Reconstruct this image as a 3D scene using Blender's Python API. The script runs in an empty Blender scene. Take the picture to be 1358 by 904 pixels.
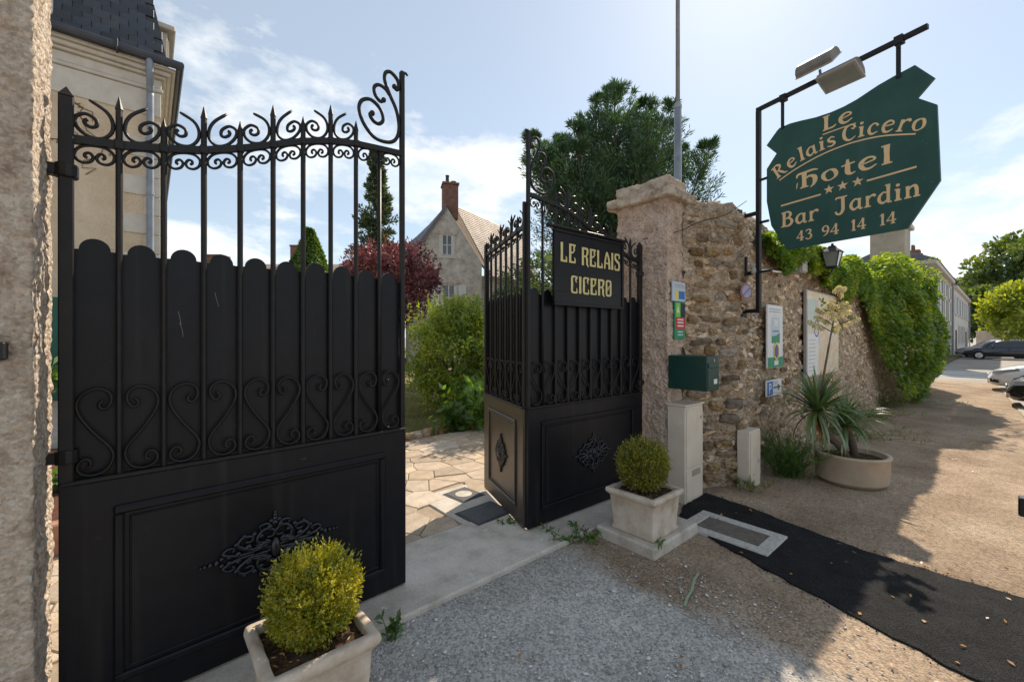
import bpy, bmesh, math, random
import numpy as np
from mathutils import Vector, Matrix, noise

# ---------------------------------------------------------------- camera, world, sun
scene = bpy.context.scene
COL = scene.collection
rnd = random.Random(7)
nr = np.random.default_rng(11)
R = math.radians

cam_d = bpy.data.cameras.new("camera")
cam_d.sensor_width = 36.0
cam_d.lens = 560.0 / 1358.0 * 36.0
cam_d.shift_y = -5.0 / 1358.0
cam_d.clip_start = 0.05
cam_d.clip_end = 3000
cam = bpy.data.objects.new("camera", cam_d)
COL.objects.link(cam)
cam.location = (0, 0, 1.6)
cam.rotation_euler = (R(90), 0, -math.atan2(0.65213, 0.75810))
scene.camera = cam

SUN = Vector((1.06, 0.395, 1.0)).normalized()
sun_d = bpy.data.lights.new("sun", 'SUN')
sun_d.energy = 3.9
sun_d.angle = R(0.6)
sun_d.color = (1.0, 0.87, 0.70)
sun = bpy.data.objects.new("sun", sun_d)
COL.objects.link(sun)
sun.rotation_euler = SUN.to_track_quat('Z', 'Y').to_euler()
sun.location = (20, 8, 20)

world = bpy.data.worlds.new("World")
scene.world = world
world.use_nodes = True
wn, wl = world.node_tree.nodes, world.node_tree.links
wn.clear()
w_out = wn.new('ShaderNodeOutputWorld')
w_bg = wn.new('ShaderNodeBackground')
w_bg.inputs['Strength'].default_value = 0.14
w_sky = wn.new('ShaderNodeTexSky')
w_sky.sky_type = 'NISHITA'
w_sky.sun_disc = False
w_sky.sun_elevation = math.asin(SUN.z)
w_sky.sun_rotation = math.atan2(SUN.x, SUN.y)
w_sky.air_density = 1.0
w_sky.dust_density = 0.3
w_sky.ozone_density = 1.2
w_tc = wn.new('ShaderNodeTexCoord')
w_sep = wn.new('ShaderNodeSeparateXYZ')
wl.new(w_tc.outputs['Generated'], w_sep.inputs[0])


def wmath(op, a, b=None, clamp=False):
    n = wn.new('ShaderNodeMath')
    n.operation = op
    n.use_clamp = clamp
    for i, v in enumerate((a, b)):
        if v is None:
            continue
        if isinstance(v, (int, float)):
            n.inputs[i].default_value = v
        else:
            wl.new(v, n.inputs[i])
    return n.outputs[0]


zc = wmath('MAXIMUM', w_sep.outputs[2], 0.0)
zd = wmath('ADD', zc, 0.30)
cx = wmath('DIVIDE', w_sep.outputs[0], zd)
cy = wmath('DIVIDE', w_sep.outputs[1], zd)
w_cmb = wn.new('ShaderNodeCombineXYZ')
wl.new(cx, w_cmb.inputs[0])
wl.new(cy, w_cmb.inputs[1])
wl.new(wmath('MULTIPLY', zc, 1.6), w_cmb.inputs[2])


def wnoise(scale, detail, rough, off):
    m = wn.new('ShaderNodeMapping')
    m.inputs['Location'].default_value = off
    wl.new(w_cmb.outputs[0], m.inputs[0])
    n = wn.new('ShaderNodeTexNoise')
    n.inputs['Scale'].default_value = scale
    n.inputs['Detail'].default_value = detail
    n.inputs['Roughness'].default_value = rough
    wl.new(m.outputs[0], n.inputs['Vector'])
    return n.outputs['Fac']


big = wnoise(1.25, 9, 0.56, (3.1, 1.7, 0.4))
wisp = wnoise(2.6, 8, 0.66, (9.1, 4.2, 2.0))
# cumulus bank low in the sky all round, thinning upwards
lowf = wmath('SUBTRACT', 1.0, wmath('MULTIPLY', zc, 1.5), clamp=True)
thr = wmath('SUBTRACT', 0.625, wmath('MULTIPLY', lowf, 0.21))
cov = wmath('MULTIPLY', wmath('SUBTRACT', wmath('ADD', wmath('MULTIPLY', big, 0.75), wmath('MULTIPLY', wisp, 0.25)), thr), 15.0, clamp=True)
shade = wnoise(3.2, 7, 0.6, (3.35, 1.83, 0.55))
w_ccol = wn.new('ShaderNodeValToRGB')
w_ccol.color_ramp.elements[0].position = 0.36
w_ccol.color_ramp.elements[0].color = (3.6, 4.1, 4.5, 1)
w_ccol.color_ramp.elements[1].position = 0.62
w_ccol.color_ramp.elements[1].color = (5.6, 5.5, 5.3, 1)
wl.new(shade, w_ccol.inputs[0])
# thin veil of haze brightening the low sky evenly all round
w_veil = wn.new('ShaderNodeMix')
w_veil.data_type = 'RGBA'
w_veil.inputs['Factor'].default_value = 0.62
wl.new(w_sky.outputs[0], w_veil.inputs['A'])
w_veil.inputs['B'].default_value = (2.45, 2.7, 2.75, 1)
w_mix = wn.new('ShaderNodeMix')
w_mix.data_type = 'RGBA'
wl.new(wmath('MULTIPLY', cov, 0.9), w_mix.inputs['Factor'])
wl.new(w_veil.outputs['Result'], w_mix.inputs['A'])
wl.new(w_ccol.outputs[0], w_mix.inputs['B'])
wl.new(w_mix.outputs['Result'], w_bg.inputs['Color'])
wl.new(w_bg.outputs[0], w_out.inputs['Surface'])

vs = scene.view_settings
vs.view_transform = 'Standard'
vs.look = 'None'
vs.exposure = 0.72
vs.gamma = 1.0
vs.use_curve_mapping = False
scene.cycles.max_bounces = 6
scene.cycles.transparent_max_bounces = 8

# ---------------------------------------------------------------- helpers


class MB:
    """collects vertices and faces of one mesh"""

    def __init__(self):
        self.v, self.f = [], []

    def add(self, v, f):
        o = len(self.v)
        self.v += [tuple(p) for p in v]
        self.f += [tuple(i + o for i in q) for q in f]
        return self

    def box(self, x0, x1, y0, y1, z0, z1):
        v = [(x, y, z) for z in (z0, z1) for y in (y0, y1) for x in (x0, x1)]
        f = [(0, 2, 3, 1), (4, 5, 7, 6), (0, 1, 5, 4), (2, 6, 7, 3), (0, 4, 6, 2), (1, 3, 7, 5)]
        return self.add(v, f)

    def bbox(self, x0, x1, y0, y1, z0, z1, b=0.01):
        """box with chamfered edges"""
        bm = bmesh.new()
        pts = []
        for sx in (0, 1):
            for sy in (0, 1):
                for sz in (0, 1):
                    c = ((x0, x1)[sx], (y0, y1)[sy], (z0, z1)[sz])
                    d = ((b, -b)[sx], (b, -b)[sy], (b, -b)[sz])
                    for k in range(3):
                        pts.append(tuple(c[i] + (0 if i == k else d[i]) for i in range(3)))
        for p in pts:
            bm.verts.new(p)
        bmesh.ops.convex_hull(bm, input=bm.verts)
        bm.verts.index_update()
        self.add([v.co[:] for v in bm.verts], [[v.index for v in f.verts] for f in bm.faces])
        bm.free()
        return self

    def prism(self, poly, y0, y1):
        """poly in (x,z), extruded along y"""
        n = len(poly)
        v = [(p[0], y0, p[1]) for p in poly] + [(p[0], y1, p[1]) for p in poly]
        f = [tuple(range(n)), tuple(range(2 * n - 1, n - 1, -1))]
        f += [((i + 1) % n, i, i + n, (i + 1) % n + n) for i in range(n)]
        return self.add(v, f)

    def zprism(self, poly, z0, z1, inset=0.0):
        """poly in (x,y), extruded along z; the top may be drawn in"""
        n = len(poly)
        cxm = sum(p[0] for p in poly) / n
        cym = sum(p[1] for p in poly) / n

        def ins(p):
            d = Vector((cxm - p[0], cym - p[1]))
            L = max(d.length, 1e-6)
            d *= min(inset / L, 0.5)
            return (p[0] + d.x, p[1] + d.y)
        v = [(p[0], p[1], z0) for p in poly]
        if inset > 0:
            v += [(p[0], p[1], z1 - inset * 0.6) for p in poly]
            v += [(*ins(p), z1) for p in poly]
            f = [tuple(range(2 * n, 3 * n))]
            for k in (0, n):
                f += [(i + k, (i + 1) % n + k, (i + 1) % n + n + k, i + n + k) for i in range(n)]
        else:
            v += [(p[0], p[1], z1) for p in poly]
            f = [tuple(range(n, 2 * n))]
            f += [(i, (i + 1) % n, (i + 1) % n + n, i + n) for i in range(n)]
        return self.add(v, f)

    def tube(self, path, r, n=6, up=None):
        path = [Vector(p) for p in path]
        m = len(path)
        rs = r if isinstance(r, (list, tuple)) else [r] * m
        t0 = (path[1] - path[0]).normalized()
        a = Vector((0, 1, 0)) if abs(t0.y) < 0.9 else Vector((1, 0, 0))
        nrm = (a - t0 * a.dot(t0)).normalized()
        v, f = [], []
        for i in range(m):
            t = (path[min(i + 1, m - 1)] - path[max(i - 1, 0)])
            if t.length < 1e-9:
                t = t0.copy()
            t.normalize()
            nrm = nrm - t * nrm.dot(t)
            nrm.normalize()
            b = t.cross(nrm)
            for k in range(n):
                an = 2 * math.pi * (k + 0.5) / n
                v.append(path[i] + (nrm * math.cos(an) + b * math.sin(an)) * rs[i])
        for i in range(m - 1):
            for k in range(n):
                f.append((i * n + k, i * n + (k + 1) % n, (i + 1) * n + (k + 1) % n, (i + 1) * n + k))
        f.append(tuple(range(n - 1, -1, -1)))
        f.append(tuple(range((m - 1) * n, m * n)))
        return self.add(v, f)

    def lathe(self, prof, n=24, cx=0, cy=0):
        v, f = [], []
        for (r, z) in prof:
            for k in range(n):
                a = 2 * math.pi * k / n
                v.append((cx + r * math.cos(a), cy + r * math.sin(a), z))
        for i in range(len(prof) - 1):
            for k in range(n):
                f.append((i * n + k, i * n + (k + 1) % n, (i + 1) * n + (k + 1) % n, (i + 1) * n + k))
        f.append(tuple(range(n - 1, -1, -1)))
        f.append(tuple(range((len(prof) - 1) * n, len(prof) * n)))
        return self.add(v, f)

    def ball(self, c, r, n=8, m=5):
        rx, ry, rz = r if isinstance(r, (tuple, list)) else (r, r, r)
        v, f = [], []
        for i in range(m + 1):
            p = math.pi * (i + 0.001) / (m + 0.002)
            for k in range(n):
                a = 2 * math.pi * k / n
                v.append((c[0] + rx * math.sin(p) * math.cos(a), c[1] + ry * math.sin(p) * math.sin(a), c[2] + rz * math.cos(p)))
        for i in range(m):
            for k in range(n):
                f.append((i * n + k, (i + 1) * n + k, (i + 1) * n + (k + 1) % n, i * n + (k + 1) % n))
        return self.add(v, f)

    def mapx(self, fn):
        self.v = [fn(p) for p in self.v]
        return self

    def flip(self):
        self.f = [tuple(reversed(q)) for q in self.f]
        return self

    def mesh(self, name, mat, smooth=False):
        me = bpy.data.meshes.new(name)
        me.from_pydata(self.v, [], self.f)
        me.materials.append(mat)
        if smooth:
            me.polygons.foreach_set('use_smooth', [True] * len(me.polygons))
        me.update()
        return me

    def build(self, name, mat, parent=None, smooth=False, fix=True):
        me = self.mesh(name, mat, smooth)
        if fix:
            bm = bmesh.new()
            bm.from_mesh(me)
            bmesh.ops.recalc_face_normals(bm, faces=bm.faces)
            bm.to_mesh(me)
            bm.free()
        return link(name, me, parent)


def link(name, me, parent=None, loc=None):
    o = bpy.data.objects.new(name, me)
    COL.objects.link(o)
    o.parent = parent
    if loc:
        o.location = loc
    return o


def tag(o, label=None, cat=None, group=None, kind=None):
    for k, v in (('label', label), ('category', cat), ('group', group), ('kind', kind)):
        if v:
            o[k] = v
    return o


def thing(name, label, cat, loc=(0, 0, 0), rz=0.0, group=None):
    o = bpy.data.objects.new(name, None)
    o.empty_display_size = 0.1
    COL.objects.link(o)
    o.location = loc
    o.rotation_euler = (0, 0, rz)
    return tag(o, label, cat, group)


def arr_mesh(name, V, Q, mat, smooth=False):
    """mesh from numpy verts (n,3) and faces (m,k)"""
    me = bpy.data.meshes.new(name)
    V = np.ascontiguousarray(V, dtype=np.float32)
    Q = np.ascontiguousarray(Q, dtype=np.int32)
    me.vertices.add(len(V))
    me.vertices.foreach_set('co', V.ravel())
    k = Q.shape[1]
    me.loops.add(Q.size)
    me.loops.foreach_set('vertex_index', Q.ravel())
    me.polygons.add(len(Q))
    me.polygons.foreach_set('loop_start', np.arange(0, Q.size, k, dtype=np.int32))
    me.polygons.foreach_set('loop_total', np.full(len(Q), k, dtype=np.int32))
    if smooth:
        me.polygons.foreach_set('use_smooth', np.ones(len(Q), dtype=bool))
    me.materials.append(mat)
    me.update(calc_edges=True)
    return me


def crm(pts, per=6):
    """Catmull-Rom through points of any dimension"""
    P = [np.array(p, float) for p in pts]
    P = [2 * P[0] - P[1]] + P + [2 * P[-1] - P[-2]]
    out = []
    for i in range(1, len(P) - 2):
        p0, p1, p2, p3 = P[i - 1:i + 3]
        for k in range(per):
            t = k / per
            out.append(0.5 * ((2 * p1) + (-p0 + p2) * t + (2 * p0 - 5 * p1 + 4 * p2 - p3) * t * t + (-p0 + 3 * p1 - 3 * p2 + p3) * t ** 3))
    out.append(P[-2])
    return out


def cw(x, y):
    """survey frame (right of / along the line of sight at the gate) to world X (along wall), Y (into garden)"""
    return (0.7581 * x + 0.65213 * y, -0.65213 * x + 0.7581 * y)


def fbm(x, y, z, o=4):
    return noise.fractal(Vector((x, y, z)), 1.0, 2.0, o)


# ---------------------------------------------------------------- materials


def new_mat(name):
    m = bpy.data.materials.new(name)
    m.use_nodes = True
    nt = m.node_tree
    return m, nt.nodes, nt.links, nt.nodes['Principled BSDF']


def pmat(name, cols, scale=5.0, rough=0.8, bump=0.0, bscale=40.0, bdist=0.01, rand=0.0, metal=0.0, spec=0.35,
         detail=7, stretch=(1, 1, 1), island=False, spots=None, coat=0.0, wpos=False, grain=None, vor=None, streak=None):
    m, n, l, b = new_mat(name)
    tc = n.new('ShaderNodeTexCoord')
    mp = n.new('ShaderNodeMapping')
    mp.inputs['Scale'].default_value = stretch
    if wpos:
        geo = n.new('ShaderNodeNewGeometry')
        l.new(geo.outputs['Position'], mp.inputs[0])
    else:
        l.new(tc.outputs['Object'], mp.inputs[0])
    t = n.new('ShaderNodeTexNoise')
    t.inputs['Scale'].default_value = scale
    t.inputs['Detail'].default_value = detail
    t.inputs['Roughness'].default_value = 0.62
    l.new(mp.outputs[0], t.inputs['Vector'])
    rp = n.new('ShaderNodeValToRGB')
    e = rp.color_ramp.elements
    lo, hi = 0.32, 0.68
    e[0].position, e[1].position = lo, hi
    e[0].color, e[1].color = (*cols[0], 1), (*cols[-1], 1)
    for i, c in enumerate(cols[1:-1]):
        x = e.new(lo + (hi - lo) * (i + 1) / (len(cols) - 1))
        x.color = (*c, 1)
    l.new(t.outputs['Fac'], rp.inputs[0])
    out = rp.outputs[0]
    if spots:
        sc, th, c = spots
        s = n.new('ShaderNodeTexNoise')
        s.inputs['Scale'].default_value = sc
        s.inputs['Detail'].default_value = 5
        l.new(mp.outputs[0], s.inputs['Vector'])
        q = n.new('ShaderNodeMapRange')
        q.inputs['From Min'].default_value = th
        q.inputs['From Max'].default_value = th + 0.05
        l.new(s.outputs['Fac'], q.inputs['Value'])
        mx = n.new('ShaderNodeMix')
        mx.data_type = 'RGBA'
        l.new(q.outputs[0], mx.inputs['Factor'])
        l.new(out, mx.inputs['A'])
        mx.inputs['B'].default_value = (*c, 1)
        out = mx.outputs['Result']
    if grain:
        gs, lo_, hi_ = grain
        vg = n.new('ShaderNodeTexVoronoi')
        vg.inputs['Scale'].default_value = gs
        l.new(mp.outputs[0], vg.inputs['Vector'])
        gr = n.new('ShaderNodeMapRange')
        gr.inputs['To Min'].default_value = lo_
        gr.inputs['To Max'].default_value = hi_
        sg = n.new('ShaderNodeSeparateColor')
        l.new(vg.outputs['Color'], sg.inputs[0])
        l.new(sg.outputs[0], gr.inputs['Value'])
        hg = n.new('ShaderNodeHueSaturation')
        l.new(gr.outputs[0], hg.inputs['Value'])
        l.new(out, hg.inputs['Color'])
        out = hg.outputs[0]
    if streak:
        ss, th, c = streak
        ms = n.new('ShaderNodeMapping')
        ms.inputs['Scale'].default_value = ss
        l.new(tc.outputs['Object'], ms.inputs[0])
        sn = n.new('ShaderNodeTexNoise')
        sn.inputs['Scale'].default_value = 1.0
        sn.inputs['Detail'].default_value = 6
        l.new(ms.outputs[0], sn.inputs['Vector'])
        sr = n.new('ShaderNodeMapRange')
        sr.inputs['From Min'].default_value = th
        sr.inputs['From Max'].default_value = th + 0.22
        l.new(sn.outputs['Fac'], sr.inputs['Value'])
        sx_ = n.new('ShaderNodeMix')
        sx_.data_type = 'RGBA'
        l.new(sr.outputs[0], sx_.inputs['Factor'])
        l.new(out, sx_.inputs['A'])
        sx_.inputs['B'].default_value = (*c, 1)
        out = sx_.outputs['Result']
    if rand or island:
        if island:
            oi = n.new('ShaderNodeNewGeometry').outputs['Random Per Island']
        else:
            oi = n.new('ShaderNodeObjectInfo').outputs['Random']
        mr = n.new('ShaderNodeMapRange')
        mr.inputs['To Min'].default_value = 1 - rand
        mr.inputs['To Max'].default_value = 1 + rand
        l.new(oi, mr.inputs['Value'])
        h = n.new('ShaderNodeHueSaturation')
        l.new(mr.outputs[0], h.inputs['Value'])
        mr2 = n.new('ShaderNodeMapRange')
        mr2.inputs['To Min'].default_value = 1 + rand * 0.8
        mr2.inputs['To Max'].default_value = 1 - rand * 0.8
        ml = n.new('ShaderNodeMath')
        ml.operation = 'FRACT'
        m7 = n.new('ShaderNodeMath')
        m7.operation = 'MULTIPLY'
        m7.inputs[1].default_value = 7.31
        l.new(oi, m7.inputs[0])
        l.new(m7.outputs[0], ml.inputs[0])
        l.new(ml.outputs[0], mr2.inputs['Value'])
        l.new(mr2.outputs[0], h.inputs['Saturation'])
        l.new(out, h.inputs['Color'])
        out = h.outputs[0]
    l.new(out, b.inputs['Base Color'])
    b.inputs['Roughness'].default_value = rough
    b.inputs['Metallic'].default_value = metal
    b.inputs['Specular IOR Level'].default_value = spec
    if coat:
        b.inputs['Coat Weight'].default_value = coat
        b.inputs['Coat Roughness'].default_value = 0.08
    if bump:
        bt = n.new('ShaderNodeTexNoise')
        bt.inputs['Scale'].default_value = bscale
        bt.inputs['Detail'].default_value = 8
        bt.inputs['Roughness'].default_value = 0.65
        l.new(mp.outputs[0], bt.inputs['Vector'])
        bp = n.new('ShaderNodeBump')
        bp.inputs['Strength'].default_value = bump
        bp.inputs['Distance'].default_value = bdist
        hsrc = bt.outputs['Fac']
        if vor:
            vb = n.new('ShaderNodeTexVoronoi')
            vb.inputs['Scale'].default_value = vor
            l.new(mp.outputs[0], vb.inputs['Vector'])
            ad = n.new('ShaderNodeMath')
            ad.operation = 'MULTIPLY_ADD'
            ad.inputs[1].default_value = -0.8
            l.new(vb.outputs['Distance'], ad.inputs[0])
            l.new(hsrc, ad.inputs[2])
            hsrc = ad.outputs[0]
        l.new(hsrc, bp.inputs['Height'])
        l.new(bp.outputs[0], b.inputs['Normal'])
    return m


def leaf_mat(name, cols, trans=0.4, tcol=None, rough=0.5, nscale=3.0, gloss=0.06):
    m, n, l, b = new_mat(name)
    n.remove(b)
    out = n['Material Output']
    geo = n.new('ShaderNodeNewGeometry')
    tc = n.new('ShaderNodeTexCoord')
    t = n.new('ShaderNodeTexNoise')
    t.inputs['Scale'].default_value = nscale
    t.inputs['Detail'].default_value = 3
    l.new(tc.outputs['Object'], t.inputs['Vector'])
    a = n.new('ShaderNodeMath')
    a.operation = 'MULTIPLY_ADD'
    a.inputs[1].default_value = 0.55
    l.new(geo.outputs['Random Per Island'], a.inputs[0])
    s = n.new('ShaderNodeMath')
    s.operation = 'MULTIPLY_ADD'
    s.inputs[1].default_value = 1.3
    s.inputs[2].default_value = -0.42
    l.new(t.outputs['Fac'], s.inputs[0])
    l.new(s.outputs[0], a.inputs[2])
    rp = n.new('ShaderNodeValToRGB')
    e = rp.color_ramp.elements
    e[0].color, e[1].color = (*cols[0], 1), (*cols[-1], 1)
    e[0].position, e[1].position = 0.05, 0.95
    for i, c in enumerate(cols[1:-1]):
        x = e.new(0.05 + 0.9 * (i + 1) / (len(cols) - 1))
        x.color = (*c, 1)
    l.new(a.outputs[0], rp.inputs[0])
    d = n.new('ShaderNodeBsdfDiffuse')
    l.new(rp.outputs[0], d.inputs[0])
    tr = n.new('ShaderNodeBsdfTranslucent')
    tm = n.new('ShaderNodeMix')
    tm.data_type = 'RGBA'
    tm.blend_type = 'MULTIPLY'
    tm.inputs['Factor'].default_value = 1.0
    l.new(rp.outputs[0], tm.inputs['A'])
    tm.inputs['B'].default_value = (*(tcol or (1.5, 1.35, 0.5)), 1)
    l.new(tm.outputs['Result'], tr.inputs[0])
    mx = n.new('ShaderNodeMixShader')
    mx.inputs[0].default_value = trans
    l.new(d.outputs[0], mx.inputs[1])
    l.new(tr.outputs[0], mx.inputs[2])
    g = n.new('ShaderNodeBsdfGlossy')
    g.inputs['Roughness'].default_value = rough
    g.inputs['Color'].default_value = (0.8, 0.85, 0.9, 1)
    m2 = n.new('ShaderNodeMixShader')
    m2.inputs[0].default_value = gloss
    l.new(mx.outputs[0], m2.inputs[1])
    l.new(g.outputs[0], m2.inputs[2])
    l.new(m2.outputs[0], out.inputs[0])
    return m


def flat(name, c, rough=0.5, metal=0.0, spec=0.4, coat=0.0):
    return pmat(name, [tuple(x * 0.93 for x in c), tuple(min(1, x * 1.06) for x in c)], 6, rough, metal=metal, spec=spec, coat=coat)


MT = {}
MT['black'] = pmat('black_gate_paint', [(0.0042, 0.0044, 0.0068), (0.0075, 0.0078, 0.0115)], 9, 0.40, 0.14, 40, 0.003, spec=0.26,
                   spots=(24, 0.71, (0.02, 0.018, 0.017)), streak=((16, 16, 0.9), 0.56, (0.020, 0.018, 0.017)))
MT['iron'] = pmat('black_wrought_iron', [(0.007, 0.007, 0.008), (0.016, 0.014, 0.014)], 14, 0.45, 0.3, 120, 0.002, spec=0.3)
MT['reflectpaint'] = pmat('reflection_toned_black_paint', [(0.035, 0.028, 0.022), (0.06, 0.047, 0.036)], 7, 0.34, 0.15, 60, 0.002, spec=0.55)  # black paint with the drive's warm reflection put into its base colour
MT['orn'] = flat('black_cast_iron', (0.008, 0.009, 0.014), 0.3, spec=0.55)
MT['roughcast'] = pmat('roughcast_render', [(0.50, 0.38, 0.29), (0.74, 0.61, 0.49), (0.82, 0.72, 0.60)], 14, 0.95, 1.0, 70, 0.03, spec=0.1, grain=(95, 0.76, 1.14), vor=42)
MT['pillar'] = pmat('pinkish_roughcast_render', [(0.52, 0.38, 0.29), (0.76, 0.58, 0.46), (0.82, 0.67, 0.55)], 12, 0.95, 1.0, 70, 0.03, spec=0.1, grain=(85, 0.78, 1.14), vor=36)
MT['cap'] = pmat('weathered_cap_stone', [(0.26, 0.20, 0.15), (0.50, 0.41, 0.32), (0.64, 0.55, 0.45)], 9, 0.95, 0.6, 50, 0.02, spec=0.1)
MT['mortar'] = pmat('lime_mortar_rubble', [(0.38, 0.26, 0.17), (0.70, 0.53, 0.38), (0.84, 0.70, 0.55)], 9, 0.95, 1.0, 55, 0.045, spec=0.08, grain=(48, 0.62, 1.2), vor=26, stretch=(1, 1, 1.5))
MT['stone'] = pmat('rubble_stone', [(0.30, 0.20, 0.12), (0.58, 0.43, 0.28), (0.66, 0.56, 0.45)], 2.5, 0.92, 1.0, 7, 0.12, rand=0.42, spec=0.1)
MT['rubble'] = pmat('small_rubble', [(0.40, 0.28, 0.19), (0.68, 0.52, 0.37), (0.78, 0.66, 0.53)], 14, 0.92, 1.0, 60, 0.03, rand=0.4, island=True, spec=0.1)
MT['concrete'] = pmat('pale_concrete', [(0.42, 0.37, 0.31), (0.56, 0.50, 0.43), (0.62, 0.57, 0.50)], 5, 0.9, 0.6, 90, 0.008, spec=0.15, spots=(7, 0.66, (0.64, 0.61, 0.56)), grain=(170, 0.86, 1.1))
MT['concrete2'] = pmat('exposed_concrete', [(0.40, 0.37, 0.33), (0.62, 0.59, 0.55)], 40, 0.95, 0.8, 90, 0.01)
MT['planter'] = pmat('cast_stone_planter', [(0.40, 0.32, 0.245), (0.54, 0.45, 0.36), (0.62, 0.54, 0.45)], 9, 0.92, 0.5, 110, 0.004, spec=0.12)
MT['soil'] = pmat('dry_potting_soil', [(0.05, 0.032, 0.022), (0.16, 0.11, 0.07)], 30, 1.0, 1.0, 60, 0.03, spec=0.05)
MT['asphalt'] = pmat('fresh_black_asphalt', [(0.014, 0.014, 0.015), (0.030, 0.030, 0.031)], 6, 0.85, 1.0, 190, 0.02, spec=0.18, grain=(160, 0.5, 1.9), vor=150, wpos=True)
MT['flag'] = pmat('sandstone_flag', [(0.40, 0.315, 0.235), (0.55, 0.45, 0.35)], 6, 0.9, 0.5, 60, 0.010, rand=0.20, grain=(120, 0.85, 1.1), spec=0.12)
MT['joint'] = pmat('sandy_joint', [(0.30, 0.23, 0.17), (0.42, 0.34, 0.26)], 10, 1.0, 0.6, 60, 0.01, spec=0.05)
MT['castiron'] = pmat('cast_iron_cover', [(0.05, 0.052, 0.058), (0.10, 0.10, 0.105)], 30, 0.6, 0.5, 120, 0.004, metal=0.4)
MT['greenmetal'] = pmat('dark_green_paint', [(0.005, 0.038, 0.030), (0.009, 0.052, 0.042)], 8, 0.38, spec=0.45, streak=((12, 12, 1.5), 0.6, (0.02, 0.07, 0.058)))
MT['signgreen'] = pmat('faded_dark_green_sign', [(0.010, 0.060, 0.048), (0.018, 0.078, 0.062)], 5, 0.5, spec=0.4, spots=(40, 0.70, (0.06, 0.11, 0.095)), streak=((9, 9, 1.1), 0.55, (0.030, 0.085, 0.072)))
MT['ochre'] = flat('ochre_lettering', (0.74, 0.51, 0.27), 0.6)
MT['cream'] = flat('cream_gold_lettering', (0.62, 0.53, 0.24), 0.45)
MT['beigebox'] = pmat('beige_polyester', [(0.62, 0.53, 0.43), (0.72, 0.63, 0.52)], 4, 0.6, spec=0.3, streak=((11, 11, 1.2), 0.58, (0.52, 0.44, 0.35)))
MT['white'] = flat('white_panel', (0.72, 0.73, 0.74), 0.5)
MT['paleblue'] = flat('pale_blue_panel', (0.48, 0.56, 0.66), 0.4)
MT['scuff'] = flat('bare_scuffed_metal', (0.16, 0.16, 0.17), 0.6)
MT['spray'] = pmat('faded_green_spray', [(0.36, 0.32, 0.23), (0.22, 0.42, 0.26)], 45, 0.95)
MT['grey'] = flat('grey_plastic', (0.36, 0.34, 0.32), 0.6)
MT['galv'] = pmat('galvanised_steel', [(0.20, 0.22, 0.25), (0.30, 0.32, 0.35)], 8, 0.5, metal=0.35)
MT['dullmetal'] = pmat('dull_aluminium', [(0.14, 0.13, 0.12), (0.22, 0.20, 0.18)], 9, 0.6)
MT['zinc'] = pmat('zinc_pipe', [(0.20, 0.23, 0.28), (0.30, 0.33, 0.38)], 6, 0.55, metal=0.2)
MT['yellow'] = flat('yellow_print', (0.75, 0.62, 0.08))
MT['blue'] = flat('blue_print', (0.03, 0.16, 0.50))
MT['red'] = flat('red_print', (0.55, 0.03, 0.03))
MT['fadedred'] = flat('faded_red_print', (0.34, 0.13, 0.14))
MT['fadedblue'] = flat('faded_blue_print', (0.30, 0.34, 0.48))
MT['lime'] = flat('lime_green_print', (0.20, 0.55, 0.05))
MT['navy'] = flat('navy_print', (0.012, 0.03, 0.045))
MT['teal'] = flat('green_print', (0.02, 0.25, 0.13))
MT['purple'] = flat('purple_print', (0.13, 0.07, 0.30))
MT['darkprint'] = flat('dark_print', (0.06, 0.07, 0.10))
MT['map'] = pmat('town_map_print', [(0.50, 0.56, 0.52), (0.72, 0.66, 0.50), (0.66, 0.44, 0.26), (0.74, 0.60, 0.42), (0.38, 0.50, 0.50)], 3.2, 0.35, spec=0.4, detail=5)
MT['slate'] = pmat('dark_slate', [(0.022, 0.026, 0.036), (0.05, 0.056, 0.07)], 4, 0.45, rand=0.35, spec=0.5)
MT['slate2'] = pmat('grey_slate', [(0.10, 0.10, 0.11), (0.16, 0.16, 0.17)], 4, 0.6, 0.4, 20, 0.02)
MT['tile'] = pmat('old_brown_tile', [(0.16, 0.10, 0.065), (0.30, 0.21, 0.15), (0.42, 0.33, 0.27)], 1.3, 0.6, 0.8, 9, 0.06)
MT['verge'] = pmat('brown_verge_tile', [(0.09, 0.055, 0.035), (0.17, 0.11, 0.075)], 4, 0.9, 0.8, 14, 0.05)
MT['brick'] = pmat('brick_red', [(0.15, 0.08, 0.055), (0.25, 0.14, 0.10)], 5, 0.9, 0.5, 30, 0.02)
MT['housewall'] = pmat('grey_stone_wall', [(0.34, 0.31, 0.27), (0.52, 0.48, 0.43), (0.66, 0.62, 0.56)], 2.2, 0.95, 0.9, 7, 0.06)
MT['ashlar'] = pmat('pale_ashlar', [(0.52, 0.48, 0.42), (0.64, 0.60, 0.54)], 5, 0.85, 0.2, 40, 0.004)
MT['render'] = pmat('beige_facade_render', [(0.58, 0.45, 0.31), (0.76, 0.62, 0.46)], 2.5, 0.95, 1.0, 30, 0.03, stretch=(1, 1, 0.6))
MT['twig'] = pmat('dry_vine_stem', [(0.13, 0.09, 0.06), (0.20, 0.15, 0.10)], 20, 0.9)
MT['glass'] = flat('window_glass', (0.03, 0.04, 0.05), 0.06, spec=0.8)
MT['shutter'] = flat('white_shutter', (0.62, 0.64, 0.66), 0.6)
MT['bark'] = pmat('bark', [(0.07, 0.05, 0.035), (0.16, 0.12, 0.085)], 12, 0.95, 0.8, 30, 0.03)
MT['fence'] = flat('green_corrugated_metal', (0.01, 0.10, 0.075), 0.4)
MT['mulch'] = pmat('bark_mulch', [(0.08, 0.03, 0.02), (0.22, 0.09, 0.055)], 40, 1.0, 1.0, 60, 0.03)
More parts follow.
